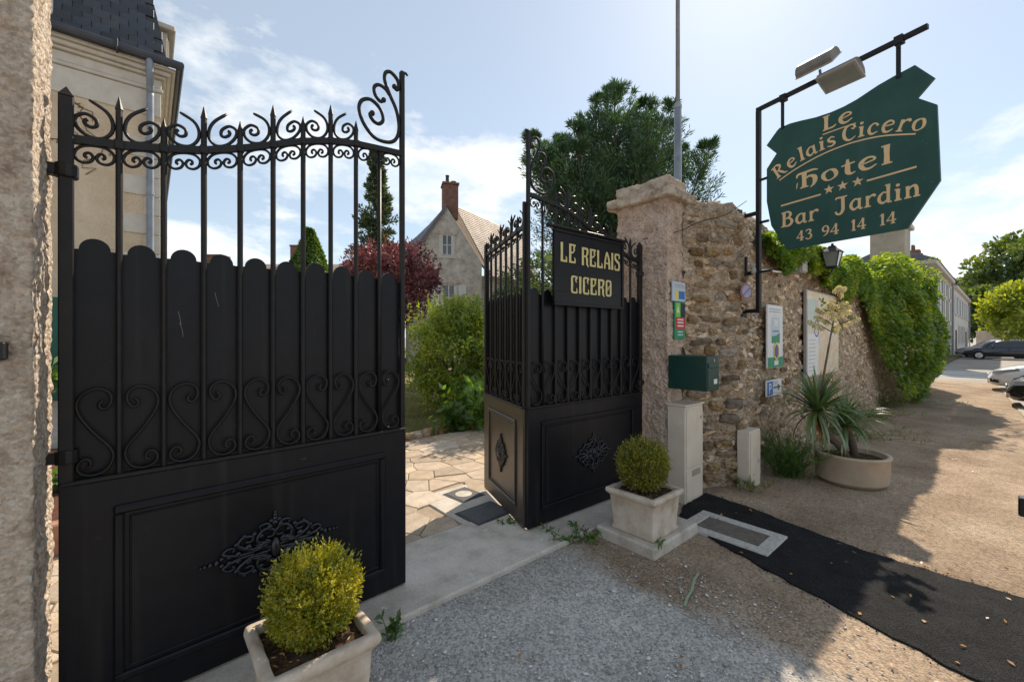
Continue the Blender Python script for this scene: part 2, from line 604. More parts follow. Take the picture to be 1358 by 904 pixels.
MT['terracotta'] = pmat('terracotta_edging', [(0.30, 0.14, 0.09), (0.42, 0.23, 0.15)], 8, 0.9, 0.4, 40, 0.01, rand=0.1)
MT['lawn'] = pmat('lawn_soil', [(0.10, 0.10, 0.03), (0.20, 0.17, 0.08)], 3, 1.0, 0.6, 60, 0.02)
MT['kerb'] = pmat('kerb_stone', [(0.36, 0.31, 0.25), (0.48, 0.43, 0.36)], 3, 0.9, 0.4, 60, 0.01, rand=0.1)
MT['road'] = pmat('old_grey_road', [(0.28, 0.25, 0.215), (0.40, 0.365, 0.32)], 0.8, 0.95, 0.4, 60, 0.01, wpos=True)
MT['paintwhite'] = flat('worn_road_paint', (0.62, 0.62, 0.60), 0.7)
MT['pale_facade'] = pmat('pale_grey_facade', [(0.50, 0.48, 0.45), (0.62, 0.60, 0.57)], 1.5, 0.9)
MT['stone_facade'] = pmat('honey_stone_facade', [(0.34, 0.29, 0.23), (0.48, 0.42, 0.34)], 1.2, 0.9, 0.4, 10, 0.03)
MT['chrome'] = flat('bright_rim', (0.55, 0.55, 0.56), 0.25, metal=0.9)
MT['rubber'] = flat('tyre_rubber', (0.012, 0.012, 0.012), 0.85)
MT['lens'] = flat('headlight_lens', (0.26, 0.28, 0.31), 0.08, spec=0.8)
MT['lampglass'] = flat('lantern_glass', (0.24, 0.25, 0.24), 0.1, spec=0.6)
MT['trim'] = flat('black_trim', (0.012, 0.012, 0.013), 0.55)
MT['gravel'] = pmat('grey_blue_gravel', [(0.44, 0.43, 0.42), (0.60, 0.58, 0.56)], 5, 0.9, island=True, rand=0.38, spec=0.2, wpos=True)
MT['flower'] = leaf_mat('cream_yucca_flower', [(0.72, 0.64, 0.36), (0.88, 0.82, 0.58)], 0.45, (1.1, 1.05, 0.8))



def tread_mat():
    m, n, l, b = new_mat('diamond_tread_iron')
    tc = n.new('ShaderNodeTexCoord')
    mp = n.new('ShaderNodeMapping')
    mp.inputs['Rotation'].default_value = (0, 0, R(45))
    l.new(tc.outputs['Object'], mp.inputs[0])
    ck = n.new('ShaderNodeTexChecker')
    ck.inputs['Scale'].default_value = 60
    l.new(mp.outputs[0], ck.inputs['Vector'])
    bp = n.new('ShaderNodeBump')
    bp.inputs['Distance'].default_value = 0.006
    l.new(ck.outputs['Fac'], bp.inputs['Height'])
    l.new(bp.outputs[0], b.inputs['Normal'])
    t = n.new('ShaderNodeTexNoise')
    t.inputs['Scale'].default_value = 30
    l.new(tc.outputs['Object'], t.inputs['Vector'])
    r = n.new('ShaderNodeValToRGB')
    r.color_ramp.elements[0].color = (0.05, 0.052, 0.06, 1)
    r.color_ramp.elements[1].color = (0.13, 0.125, 0.125, 1)
    l.new(t.outputs['Fac'], r.inputs[0])
    l.new(r.outputs[0], b.inputs['Base Color'])
    b.inputs['Roughness'].default_value = 0.6
    return m


MT['tread'] = tread_mat()
# leaves
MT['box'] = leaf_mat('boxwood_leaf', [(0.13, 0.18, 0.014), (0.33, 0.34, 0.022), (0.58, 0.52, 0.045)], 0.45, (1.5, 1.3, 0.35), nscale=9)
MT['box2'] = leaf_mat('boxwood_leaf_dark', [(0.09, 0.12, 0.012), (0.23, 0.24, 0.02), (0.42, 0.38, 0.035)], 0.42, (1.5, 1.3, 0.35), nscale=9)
MT['ivy'] = leaf_mat('vine_leaf', [(0.045, 0.11, 0.012), (0.13, 0.23, 0.025), (0.40, 0.44, 0.05)], 0.55, (1.6, 1.5, 0.35), nscale=1.6)
MT['conifer'] = leaf_mat('conifer_spray', [(0.018, 0.052, 0.026), (0.045, 0.105, 0.042), (0.12, 0.19, 0.06)], 0.3, (1.3, 1.4, 0.5), nscale=1.3)
MT['spruce'] = leaf_mat('spruce_needle', [(0.05, 0.08, 0.04), (0.12, 0.16, 0.08)], 0.3, nscale=1.0)
MT['redleaf'] = leaf_mat('purple_red_leaf', [(0.08, 0.022, 0.026), (0.17, 0.05, 0.055), (0.34, 0.16, 0.15)], 0.35, (1.3, 0.75, 0.75), nscale=1.6)
MT['shrub'] = leaf_mat('garden_shrub_leaf', [(0.07, 0.14, 0.014), (0.20, 0.29, 0.03), (0.42, 0.46, 0.06)], 0.55, (1.5, 1.4, 0.4), nscale=2.0)
MT['broad'] = leaf_mat('broad_green_leaf', [(0.05, 0.12, 0.012), (0.13, 0.24, 0.025)], 0.5, (1.5, 1.5, 0.35), nscale=3)
MT['tree'] = leaf_mat('street_tree_leaf', [(0.04, 0.08, 0.018), (0.10, 0.16, 0.035), (0.20, 0.26, 0.05)], 0.45, nscale=0.35)
MT['hedge'] = leaf_mat('hedge_leaf', [(0.03, 0.06, 0.018), (0.07, 0.12, 0.03), (0.15, 0.20, 0.04)], 0.4, nscale=0.9)
MT['bushleaf'] = leaf_mat('bright_tree_leaf', [(0.16, 0.24, 0.02), (0.40, 0.46, 0.045)], 0.55, nscale=0.8)
MT['grass'] = leaf_mat('grass_blade', [(0.09, 0.13, 0.02), (0.22, 0.24, 0.06)], 0.35, nscale=1.2)
MT['yucca'] = leaf_mat('yucca_blade', [(0.05, 0.10, 0.035), (0.13, 0.20, 0.07), (0.26, 0.32, 0.14)], 0.3, (1.4, 1.4, 0.5), rough=0.35, gloss=0.12)
MT['deadleaf'] = leaf_mat('dead_yucca_blade', [(0.34, 0.15, 0.03), (0.50, 0.27, 0.08)], 0.3, (1.3, 1.0, 0.5))
MT['domeleaf'] = leaf_mat('clipped_green_leaf', [(0.05, 0.11, 0.010), (0.12, 0.21, 0.02)], 0.4, nscale=2)


def ground_mat(name):
    """trodden tan grit with grey loose gravel spread in front of the gate"""
    m, n, l, b = new_mat(name)
    geo = n.new('ShaderNodeNewGeometry')

    def nz(scale, detail=8, rough=0.6):
        t = n.new('ShaderNodeTexNoise')
        t.inputs['Scale'].default_value = scale
        t.inputs['Detail'].default_value = detail
        t.inputs['Roughness'].default_value = rough
        l.new(geo.outputs['Position'], t.inputs['Vector'])
        return t.outputs['Fac']

    def ramp(f, pts):
        r = n.new('ShaderNodeValToRGB')
        e = r.color_ramp.elements
        e[0].position, e[0].color = pts[0][0], (*pts[0][1], 1)
        e[1].position, e[1].color = pts[-1][0], (*pts[-1][1], 1)
        for p, c in pts[1:-1]:
            x = e.new(p)
            x.color = (*c, 1)
        l.new(f, r.inputs[0])
        return r.outputs[0]

    def mix(f, a, bb, mode='MIX'):
        q = n.new('ShaderNodeMix')
        q.data_type = 'RGBA'
        q.blend_type = mode
        for k, v in (('Factor', f), ('A', a), ('B', bb)):
            if isinstance(v, (int, float)):
                q.inputs[k].default_value = v
            elif isinstance(v, tuple):
                q.inputs[k].default_value = (*v, 1)
            else:
                l.new(v, q.inputs[k])
        return q.outputs['Result']

    def mth(op, a, bb, cl=False):
        q = n.new('ShaderNodeMath')
        q.operation = op
        q.use_clamp = cl
        for i, v in enumerate((a, bb)):
            if isinstance(v, (int, float)):
                q.inputs[i].default_value = v
            else:
                l.new(v, q.inputs[i])
        return q.outputs[0]

    tan = ramp(nz(1.6), [(0.3, (0.30, 0.222, 0.155)), (0.5, (0.405, 0.308, 0.222)), (0.7, (0.47, 0.37, 0.275))])
    grey = ramp(nz(3.0), [(0.3, (0.42, 0.40, 0.37)), (0.7, (0.58, 0.55, 0.51))])
    sep = n.new('ShaderNodeSeparateXYZ')
    l.new(geo.outputs['Position'], sep.inputs[0])
    # gravel spread: in front of the threshold, X 0..3
    gx = mth('SUBTRACT', 1.0, mth('MULTIPLY', mth('SUBTRACT', sep.outputs[0], 2.05), 1.5), True)
    gy = mth('MULTIPLY', mth('ADD', sep.outputs[1], 0.1), 2.0, True)
    g = mth('MULTIPLY', gx, gy)
    g = mth('MULTIPLY', mth('SUBTRACT', mth('ADD', g, mth('MULTIPLY', nz(2.2), 0.9)), 0.72), 3.0, True)
    col = mix(g, tan, grey)
    vo = n.new('ShaderNodeTexVoronoi')
    vo.inputs['Scale'].default_value = 75
    l.new(geo.outputs['Position'], vo.inputs['Vector'])
    vr = ramp(vo.outputs['Color'], [(0.2, (0.62, 0.62, 0.62)), (0.55, (1.0, 1.0, 1.0)), (0.95, (1.3, 1.28, 1.25))])
    col = mix(0.85, col, vr, 'MULTIPLY')
    sp = ramp(nz(28, 6, 0.7), [(0.30, (0.45, 0.42, 0.40)), (0.42, (1, 1, 1)), (0.62, (1, 1, 1)), (0.72, (1.35, 1.32, 1.28))])
    col = mix(0.8, col, sp, 'MULTIPLY')
    st = ramp(nz(0.55, 6), [(0.36, (0.72, 0.70, 0.68)), (0.56, (1.05, 1.05, 1.05))])
    col = mix(1.0, col, st, 'MULTIPLY')
    l.new(col, b.inputs['Base Color'])
    b.inputs['Roughness'].default_value = 0.95
    b.inputs['Specular IOR Level'].default_value = 0.12
    h1 = mth('ADD', mth('MULTIPLY', nz(45, 9, 0.7), 1.0), mth('MULTIPLY', vo.outputs['Distance'], -0.6))
    bp = n.new('ShaderNodeBump')
    bp.inputs['Strength'].default_value = 0.9
    bp.inputs['Distance'].default_value = 0.012
    l.new(h1, bp.inputs['Height'])
    l.new(bp.outputs[0], b.inputs['Normal'])
    return m


MT['pavement'] = ground_mat('trodden_grit')

# ---------------------------------------------------------------- setting: ground, pavement, drive
mb = MB()
mb.add([(-400, -900, -0.10), (900, -900, -0.10), (900, 900, -0.10), (-400, 900, -0.10)], [(0, 1, 2, 3)])
tag(mb.build('ground', MT['road'], fix=False), kind='structure')


def kerb_y(x):
    return -0.92 + 0.0487 * x


mb = MB()
pts = [(-7, kerb_y(-7)), (22.5, kerb_y(22.5)), (22.5, 2.3), (-7, 2.3)]
nx, ny = 60, 8
# gently uneven pavement surface
gv, gf = [], []
for i in range(nx + 1):
    x = -7 + 29.5 * (i / nx)
    for j in range(ny + 1):
        y = kerb_y(x) + (2.3 - kerb_y(x)) * j / ny
        gv.append((x, y, 0.006 * fbm(x * 1.3, y * 1.3, 3.1) - 0.006))
for i in range(nx):
    for j in range(ny):
        a = i * (ny + 1) + j
        gf.append((a, a + ny + 1, a + ny + 2, a + 1))
mb.add(gv, gf)
mb.add([(22.5, kerb_y(22.5), -0.006), (22.5, 2.3, -0.006), (22.6, 2.3, -0.12), (22.6, kerb_y(22.5), -0.12)], [(0, 3, 2, 1)])
pav = tag(mb.build('pavement', MT['pavement'], fix=False, smooth=True), kind='structure')

kerb = tag(link('kerb', None), kind='structure')
kme = MB().bbox(-0.48, 0.48, -0.07, 0.07, -0.13, 0.012, 0.012).mesh('kerb_stone', MT['kerb'])
ka = math.atan(0.0487)
for i in range(30):
    x = -6.5 + i * 0.97
    o = link('kerb_stone', kme, kerb, (x, kerb_y(x) - 0.075, rnd.uniform(-0.004, 0.004)))
    o.rotation_euler = (0, 0, ka + rnd.uniform(-0.01, 0.01))

# worn parking markings and crossing bars on the cross street
for i, (x0, x1, y0, y1) in enumerate([(26.6, 27.2, -0.4, 2.4), (28.2, 28.8, -0.6, 2.6), (29.7, 30.3, -0.7, 2.8)]):
    o = MB().box(x0, x1, y0, y1, -0.099, -0.094).build('road_marking', MT['paintwhite'])
    tag(o, kind='structure')

# asphalt trench patch
patch = [(3.47, 1.72), (3.52, 1.88), (3.85, 1.975), (4.33, 1.99), (4.28, 1.55), (4.16, 1.1), (4.06, 0.62), (4.06, 0.2), (4.08, -0.3), (4.05, -0.72),
         (2.9, -0.74), (2.88, -0.2), (2.93, 0.1), (3.05, 0.5), (3.14, 0.8), (3.27, 1.16), (3.38, 1.5)]
pp = []
for i in range(len(patch)):
    a, b = Vector(patch[i]), Vector(patch[(i + 1) % len(patch)])
    k = max(2, int((b - a).length / 0.035))
    for j in range(k):
        p = a.lerp(b, j / k)
        pp.append((p.x + 0.022 * fbm(p.x * 9, p.y * 9, 1), p.y + 0.022 * fbm(p.x * 9, p.y * 9, 5)))
mb = MB().zprism(pp, -0.012, 0.006, 0.005)
tag(mb.build('asphalt_patch', MT['asphalt']), kind='structure')

# crumbs of asphalt spilled along the edge of the patch
cr = MB()
for k in range(700):
    q = pp[rnd.randrange(len(pp))]
    if q[1] < -0.6 or q[1] > 1.9:
        continue
    x, y = q[0] + rnd.gauss(0, 0.03), q[1] + rnd.gauss(0, 0.02)
    r_ = rnd.uniform(0.002, 0.007)
    cr.add([(x + r_, y, 0.003), (x, y + r_, 0.002), (x - r_ * 1.1, y, 0.003), (x, y - r_ * 0.9, 0.002), (x + 0.2 * r_, y, 0.004 + r_ * 0.9)], [(0, 1, 4), (1, 2, 4), (2, 3, 4), (3, 0, 4)])
tag(cr.build('asphalt_crumbs', MT['asphalt'], fix=False), 'black asphalt crumbs spilled along the edge of the tarmac strip', 'rubble', kind='stuff')

# concrete threshold slabs
th = tag(link('threshold', None), kind='structure')
MB().bbox(-0.26, 4.0, 2.2, 2.74, -0.1, 0.03, 0.012).build('front_slab', MT['concrete'], th)
MB().bbox(-0.26, 4.0, 2.745, 2.99, -0.1, 0.018, 0.008).build('back_slab', MT['concrete'], th)

# garden ground
mb = MB().add([(-30, 2.3, -0.02), (60, 2.3, -0.02), (60, 60, -0.02), (-30, 60, -0.02)], [(0, 1, 2, 3)])
tag(mb.build('garden_ground', MT['lawn'], fix=False), kind='structure')
drive = tag(MB().box(-4, 5.6, 2.7, 6.02, -0.06, -0.004).build('driveway', MT['joint']), kind='structure')


def clip(poly, n, d):
    out = []
    for i in range(len(poly)):
        a, b = poly[i], poly[(i + 1) % len(poly)]
        da, db = a[0] * n[0] + a[1] * n[1] - d, b[0] * n[0] + b[1] * n[1] - d
        if da <= 0:
            out.append(a)
        if (da < 0 < db) or (db < 0 < da):
            t = da / (da - db)
            out.append((a[0] + (b[0] - a[0]) * t, a[1] + (b[1] - a[1]) * t))
    return out


cell = 0.30
sites = {}
for i in range(-4, 19):
    for j in range(-1, 12):
        sites[(i, j)] = (i * cell + rnd.uniform(-0.12, 0.12), 3.12 + j * cell + rnd.uniform(-0.12, 0.12))
MANH = [(2.02, 3.19), (2.1, 2.86), (2.46, 2.90), (2.53, 3.24)]
for (i, j), s in sites.items():
    if not (-3 <= i <= 17 and 0 <= j <= 9):
        continue
    poly = [(s[0] - 1, s[1] - 1), (s[0] + 1, s[1] - 1), (s[0] + 1, s[1] + 1), (s[0] - 1, s[1] + 1)]
    for di in range(-3, 4):
        for dj in range(-3, 4):
            q = sites.get((i + di, j + dj))
            if q is None or q == s:
                continue
            nx_, ny_ = q[0] - s[0], q[1] - s[1]
            L = math.hypot(nx_, ny_)
            nx_, ny_ = nx_ / L, ny_ / L
            poly = clip(poly, (nx_, ny_), (q[0] + s[0]) / 2 * nx_ + (q[1] + s[1]) / 2 * ny_ - 0.0035)
    poly = clip(poly, (0, -1), -2.995)
    poly = clip(poly, (0, 1), 6.0)
    if len(poly) < 3 or any(abs(p[0] - s[0]) > 0.6 for p in poly):
        continue
    if 2.0 < s[0] < 2.62 and s[1] < 3.78 and s[1] > 2.8:
        continue
    MB().zprism([(p[0] - s[0], p[1] - s[1]) for p in poly], -0.05, 0.012 + rnd.uniform(-0.004, 0.006), 0.010).build('paving_stone', MT['flag'], drive).location = (s[0], s[1], 0)

MB().bbox(2.03, 2.66, 2.993, 3.79, -0.05, 0.012, 0.004).build('cover_surround', MT['concrete'], drive)
# green spray mark on the grit
m = MB()
ribbon_pts = [(2.42, 1.235), (2.50, 1.262), (2.60, 1.28), (2.72, 1.325), (2.83, 1.345)]
for i_, ((a0, b0), (a1, b1)) in enumerate(zip(ribbon_pts, ribbon_pts[1:])):
    m.add([(a0, b0 - 0.009, 0.004), (a1, b1 - 0.007, 0.004), (a1, b1 + 0.007, 0.004), (a0, b0 + 0.009, 0.004)], [(0, 1, 2, 3)])
tag(m.build('spray_mark', MT['spray'], fix=False), kind='structure')
# two inspection covers in the drive
for (x, y, w, h, rz, zc_, lab) in [(2.30, 3.05, 0.42, 0.34, 0.05, 0.017, 'dark cast iron drain cover set beside the concrete threshold'),
                              (2.41, 3.55, 0.30, 0.32, 0.1, 0.010, 'square worn cover with pale centre among the paving stones')]:
    t = thing('drain_cover', lab, 'drain cover', (x, y, zc_), rz)
    MB().bbox(-w / 2, w / 2, -h / 2, h / 2, -0.03, 0.006, 0.004).build('frame', MT['castiron'], t)
    MB().bbox(-w / 2 + 0.025, w / 2 - 0.025, -h / 2 + 0.025, h / 2 - 0.025, 0.0, 0.010, 0.003).build('lid', MT['tread'], t)
    if 'pale' in lab:
        m = MB()
        m.lathe([(0.085, 0.0095), (0.085, 0.013), (0.05, 0.0135)], 16)
        m.build('concrete_centre', MT['concrete'], t)

# concrete framed cover in the asphalt
t = thing('utility_cover', 'pale concrete framed rectangular cover in the black asphalt strip', 'utility cover', (3.635, 1.455, 0.0), R(90))
for (x0, x1, y0, y1) in [(-0.34, 0.34, 0.13, 0.225), (-0.34, 0.34, -0.225, -0.13), (-0.34, -0.24, -0.13, 0.13), (0.24, 0.34, -0.13, 0.13)]:
    MB().bbox(x0, x1, y0 + 0.001, y1 - 0.001, -0.03, 0.018, 0.006).build('frame_slab', MT['concrete2'], t)
MB().box(-0.24, 0.24, -0.13, 0.13, -0.03, 0.013).build('infill', pmat('cover_infill', [(0.12, 0.10, 0.085), (0.2, 0.17, 0.14)], 30, 0.95, 0.8, 90, 0.01), t)

# loose gravel
n = 19000
gx = nr.uniform(0.2, 4.0, n)
gy = nr.uniform(-0.3, 2.19, n)
keep = []
for i in range(n):
    x, y = gx[i], gy[i]
    d = 1.0 if x < 2.1 else max(0.06, 1.0 - (x - 2.1) * 0.95)
    d *= min(1, max(0.12, (y + 0.35) * 1.2))
    nn = fbm(x * 1.6, y * 1.6, 7.7) * 0.6 + 0.35
    keep.append(rnd.random() < d * max(0.1, nn + 0.25) and not (x > 2.9 and rnd.random() < 0.7))
keep = np.array(keep)
gx, gy = gx[keep], gy[keep]
n = len(gx)
base = np.array([(1, 0, 0), (-1, 0, 0), (0, 1, 0), (0, -1, 0), (0, 0, 1), (0, 0, -1)], float)
tri = np.array([(0, 2, 4), (2, 1, 4), (1, 3, 4), (3, 0, 4), (2, 0, 5), (1, 2, 5), (3, 1, 5), (0, 3, 5)])
sz = nr.lognormal(-5.38, 0.5, n)[:, None, None]
V = base[None] * nr.uniform(0.6, 1.3, (n, 6, 1)) * sz * np.stack([nr.uniform(0.8, 1.5, n), nr.uniform(0.7, 1.1, n), nr.uniform(0.45, 0.8, n)], 1)[:, None]
an = nr.uniform(0, 6.28, n)
ca, sa = np.cos(an)[:, None], np.sin(an)[:, None]
V = np.stack([V[..., 0] * ca - V[..., 1] * sa, V[..., 0] * sa + V[..., 1] * ca, V[..., 2]], 2)
V += np.stack([gx, gy, sz[:, 0, 0] * 0.25 - 0.003], 1)[:, None]
F = (tri[None] + (np.arange(n) * 6)[:, None, None]).reshape(-1, 3)
o = link('gravel', arr_mesh('gravel', V.reshape(-1, 3), F, MT['gravel']))
tag(o, 'loose grey blue gravel spread in front of the gate threshold', 'gravel', kind='stuff')

# ---------------------------------------------------------------- gates
RAIL = [(0, 2.375), (0.151, 2.395), (0.296, 2.425), (0.435, 2.46), (0.582, 2.512), (0.728, 2.577), (0.869, 2.64), (1.016, 2.69), (1.163, 2.722), (1.317, 2.738), (1.49, 2.755)]


def rail_z(s):
    for (a, za), (b, zb) in zip(RAIL, RAIL[1:]):
        if s <= b:
            return za + (zb - za) * (s - a) / (b - a)
    return RAIL[-1][1]


BELOW = [(0.32, -0.36), (0.26, -0.32), (0.28, -0.24), (0.38, -0.22), (0.46, -0.33), (0.39, -0.46), (0.21, -0.50), (0.05, -0.40), (0.03, -0.21), (0.2, -0.05), (0.5, -0.005)]
BELOW = BELOW + [(1 - x, y) for x, y in reversed(BELOW[:-1])]
ABOVE = [(0.33, 0.59), (0.26, 0.55), (0.28, 0.45), (0.42, 0.39), (0.545, 0.455), (0.515, 0.63), (0.27, 0.745), (0.04, 0.61), (0.07, 0.36), (0.33, 0.14), (0.68, 0.11), (0.92, 0.33), (0.93, 0.64), (0.76, 0.91), (0.36, 1.15)]
HEART = [(0.70, 0.86), (0.60, 0.82), (0.64, 0.77), (0.78, 0.765), (0.90, 0.85), (0.84, 0.95), (0.55, 1.0), (0.22, 0.95), (0.06, 0.83), (0.16, 0.68), (0.50, 0.48), (0.84, 0.32), (0.95, 0.2), (0.80, 0.06),
         (0.45, 0.01), (0.15, 0.05), (0.08, 0.13), (0.2, 0.2), (0.36, 0.19), (0.40, 0.12), (0.28, 0.10)]
BIG = [(510, 468), (493, 490), (520, 525), (560, 530), (592, 490), (570, 420), (500, 380), (435, 410), (415, 480), (450, 570), (530, 640), (630, 640), (690, 600), (715, 530), (712, 450), (690, 370), (650, 300), (620, 240), (602, 190), (612, 140), (650, 120), (700, 150), (714, 195), (700, 230), (676, 212)]
BIG2 = [(640, 290), (610, 260), (560, 250), (525, 280), (530, 330), (570, 365), (600, 342)]


def ornament(t, cx, cz, w, h, y, mat):
    """cast four-way ornament of scrolls, leaves and beads standing proud of a panel"""
    o = MB()
    q1 = [(0.03, 0.02), (0.16, 0.10), (0.26, 0.34), (0.16, 0.58), (0.02, 0.50), (0.03, 0.34), (0.12, 0.34)]
    q2 = [(0.10, 0.06), (0.32, 0.10), (0.52, 0.30), (0.46, 0.50), (0.32, 0.46), (0.34, 0.34), (0.42, 0.36)]
    q3 = [(0.3, 0.04), (0.52, 0.05), (0.72, 0.18), (0.66, 0.30), (0.56, 0.26), (0.60, 0.19)]
    q4 = [(0.05, 0.5), (0.10, 0.72), (0.22, 0.70), (0.20, 0.58)]
    for sx in (-1, 1):
        for sz in (-1, 1):
            for q, r in ((q1, 0.011), (q2, 0.011), (q3, 0.009), (q4, 0.008)):
                path = crm([(cx + sx * a * w / 2, y - 0.010, cz + sz * b * h / 2) for a, b in q], 4)
                k = len(path)
                o.tube(path, [r * (1.15 - 0.55 * i / k) for i in range(k)], 5)
            for (a, b, rr) in [(0.12, 0.2, 0.02), (0.24, 0.16, 0.018), (0.38, 0.2, 0.02), (0.52, 0.1, 0.016), (0.64, 0.08, 0.014), (0.74, 0.09, 0.013), (0.3, 0.52, 0.015), (0.2, 0.42, 0.014), (0.08, 0.62, 0.016), (0.06, 0.78, 0.013),
                               (0.55, 0.36, 0.013), (0.44, 0.54, 0.012)]:
                o.ball((cx + sx * a * w / 2, y - 0.008, cz + sz * b * h / 2), (rr, 0.014, rr * 0.85), 6, 4)
            for k in range(5):
                an = R(8 + 16 * k)
                p0 = (cx + sx * 0.05 * w / 2, y - 0.016, cz + sz * 0.03)
                p1 = (cx + sx * (0.05 + 0.34 * math.cos(an)) * w / 2, y - 0.012, cz + sz * 0.34 * math.sin(an) * h / 2)
                o.tube([p0, ((p0[0] + p1[0]) / 2, y - 0.022, (p0[2] + p1[2]) / 2), p1], [0.005, 0.009, 0.003], 5)
        for k, a in enumerate((0.80, 0.88, 0.95, 1.0)):
            o.ball((cx + sx * a * w / 2, y - 0.006, cz), (0.014 - 0.002 * k, 0.012, 0.016 - 0.003 * k), 6, 4)
    for sz in (-1, 1):
        for k, b in enumerate((0.70, 0.82, 0.92, 1.0)):
            o.ball((cx, y - 0.006, cz + sz * b * h / 2), (0.018 - 0.003 * k, 0.012, 0.016 - 0.002 * k), 6, 4)
    o.ball((cx, y - 0.014, cz), (0.026, 0.024, 0.05), 10, 6)
    return o


def gate_leaf(name, label, loc, rz, L, mirror=False, rail=rail_z, nb=10, tall=True, orn=(0.62, 0.35), pmatl='black', ornx=None, brackets=True):
    t = thing(name, label, 'gate', loc, rz)

    def P(s):
        return L - s if mirror else s

    def put(nm, m, mat, smooth=False, par=t):
        if mirror:
            m.mapx(lambda p: (L - p[0], p[1], p[2])).flip()
        return m.build(nm, MT[mat], par, smooth)
    bay = (L - 0.02) / nb
    xs = [0.008 + bay * i for i in range(nb + 1)]
    # hinge stile and lower panel
    hs_top = 2.57 if tall else rail(0) + 0.12
    m = MB().bbox(-0.022, 0.022, -0.022, 0.022, 0.99, hs_top - 0.03, 0.004)
    m.add([(-0.022, -0.022, hs_top - 0.03), (0.022, -0.022, hs_top - 0.03), (0.022, 0.022, hs_top - 0.03), (-0.022, 0.022, hs_top - 0.03), (0, 0, hs_top + 0.012)], [(0, 1, 4), (1, 2, 4), (2, 3, 4), (3, 0, 4)])
    put('hinge_stile', m, 'iron')
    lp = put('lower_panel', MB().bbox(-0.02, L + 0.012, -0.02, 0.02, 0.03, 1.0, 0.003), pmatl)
    # mouldings of the recessed field
    x0, x1, z0, z1 = 0.135, L - 0.13, 0.15, 0.888
    for (a, b, c, d) in [(x0, x1, z1 - 0.035, z1), (x0, x1, z0, z0 + 0.035), (x0, x0 + 0.035, z0 + 0.035, z1 - 0.035), (x1 - 0.035, x1, z0 + 0.035, z1 - 0.035)]:
        mm = MB().bbox(a, b, -0.036, -0.0195, c, d, 0.007)
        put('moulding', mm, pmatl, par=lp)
    for (a, b, c, d) in [(x0 + 0.05, x1 - 0.05, z1 - 0.058, z1 - 0.05), (x0 + 0.05, x1 - 0.05, z0 + 0.05, z0 + 0.058), (x0 + 0.05, x0 + 0.058, z0 + 0.058, z1 - 0.058), (x1 - 0.058, x1 - 0.05, z0 + 0.058, z1 - 0.058)]:
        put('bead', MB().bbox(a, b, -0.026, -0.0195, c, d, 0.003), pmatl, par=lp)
    put('ornament', ornament(t, ornx if ornx else L / 2, 0.52, orn[0], orn[1], -0.02, None), 'orn', True)
    put('panel_ledge', MB().bbox(-0.018, L + 0.008, -0.03, 0.03, 1.0005, 1.018, 0.004), 'iron')
    # top rail
    path = [(0.0 + L * i / 24, 0.0, rail(L * i / 24)) for i in range(25)]
    m = MB()
    for i in range(24):
        (a, _, za), (b, _, zb) = path[i], path[i + 1]
        v = [(a, -0.013, za - 0.016), (a, 0.013, za - 0.016), (a, 0.013, za + 0.016), (a, -0.013, za + 0.016), (b, -0.013, zb - 0.016), (b, 0.013, zb - 0.016), (b, 0.013, zb + 0.016), (b, -0.013, zb + 0.016)]
        m.add(v, [(0, 1, 5, 4), (1, 2, 6, 5), (2, 3, 7, 6), (3, 0, 4, 7)])
    put('top_rail', m, 'iron')
    # bars with points
    for i in range(1, nb):
        x = xs[i]
        if tall and i == nb - 1:
            put('bar', MB().tube([(x, 0, 1.01), (x, 0, rail(x) - 0.01)], 0.0125, 8), 'iron', True)
            continue
        up = (0.205 if i % 2 else 0.135) if tall else (0.19 if i % 2 else 0.13)
        z = rail(x) + up
        m = MB().tube([(x, 0, 1.01), (x, 0, rail(x) + 0.02)], 0.0125, 8)
        m.tube([(x, 0, rail(x) + 0.02), (x, 0, z - 0.06), (x, 0, z - 0.055), (x, 0, z)], [0.0125, 0.0125, 0.0145, 0.0015], 8)
        put('bar', m, 'iron', False)
        put('rivet_collar', MB().bbox(x - 0.017, x + 0.017, -0.0185, 0.0185, rail(x) - 0.02, rail(x) + 0.02, 0.004), 'iron')
    # free stile
    if tall:
        m = MB().bbox(L - 0.018, L + 0.010, -0.016, 0.016, 1.0, 3.275, 0.004)
        m.tube([(L - 0.004, 0, 3.268), (L + 0.02, -0.004, 3.272), (L + 0.035, -0.004, 3.262)], [0.011, 0.009, 0.006], 6)
        put('free_stile', m, 'iron')
        nsc = nb - 2
        s0 = xs[nb - 2]
        fx = lambda a: s0 + (a - 393) * (L - 0.01 - s0) / 342
        fz = lambda b: rail(L) + (690 - b) * 8.5e-4
        m = MB().tube(crm([(fx(a), 0, fz(b)) for a, b in BIG], 5), 0.0115, 6)
        m.ball((fx(510), 0, fz(472)), 0.017, 8, 5).ball((fx(680), 0, fz(214)), 0.016, 8, 5)
        m.tube(crm([(fx(a), 0, fz(b)) for a, b in BIG2], 5), 0.011, 6)
        m.ball((fx(596), 0, fz(345)), 0.016, 8, 5)
        put('crest_scroll', m, 'iron', True)
    else:
        put('free_stile', MB().bbox(L - 0.014, L + 0.012, -0.016, 0.016, 1.0, rail(L) + 0.2, 0.004), 'iron')
        nsc = nb
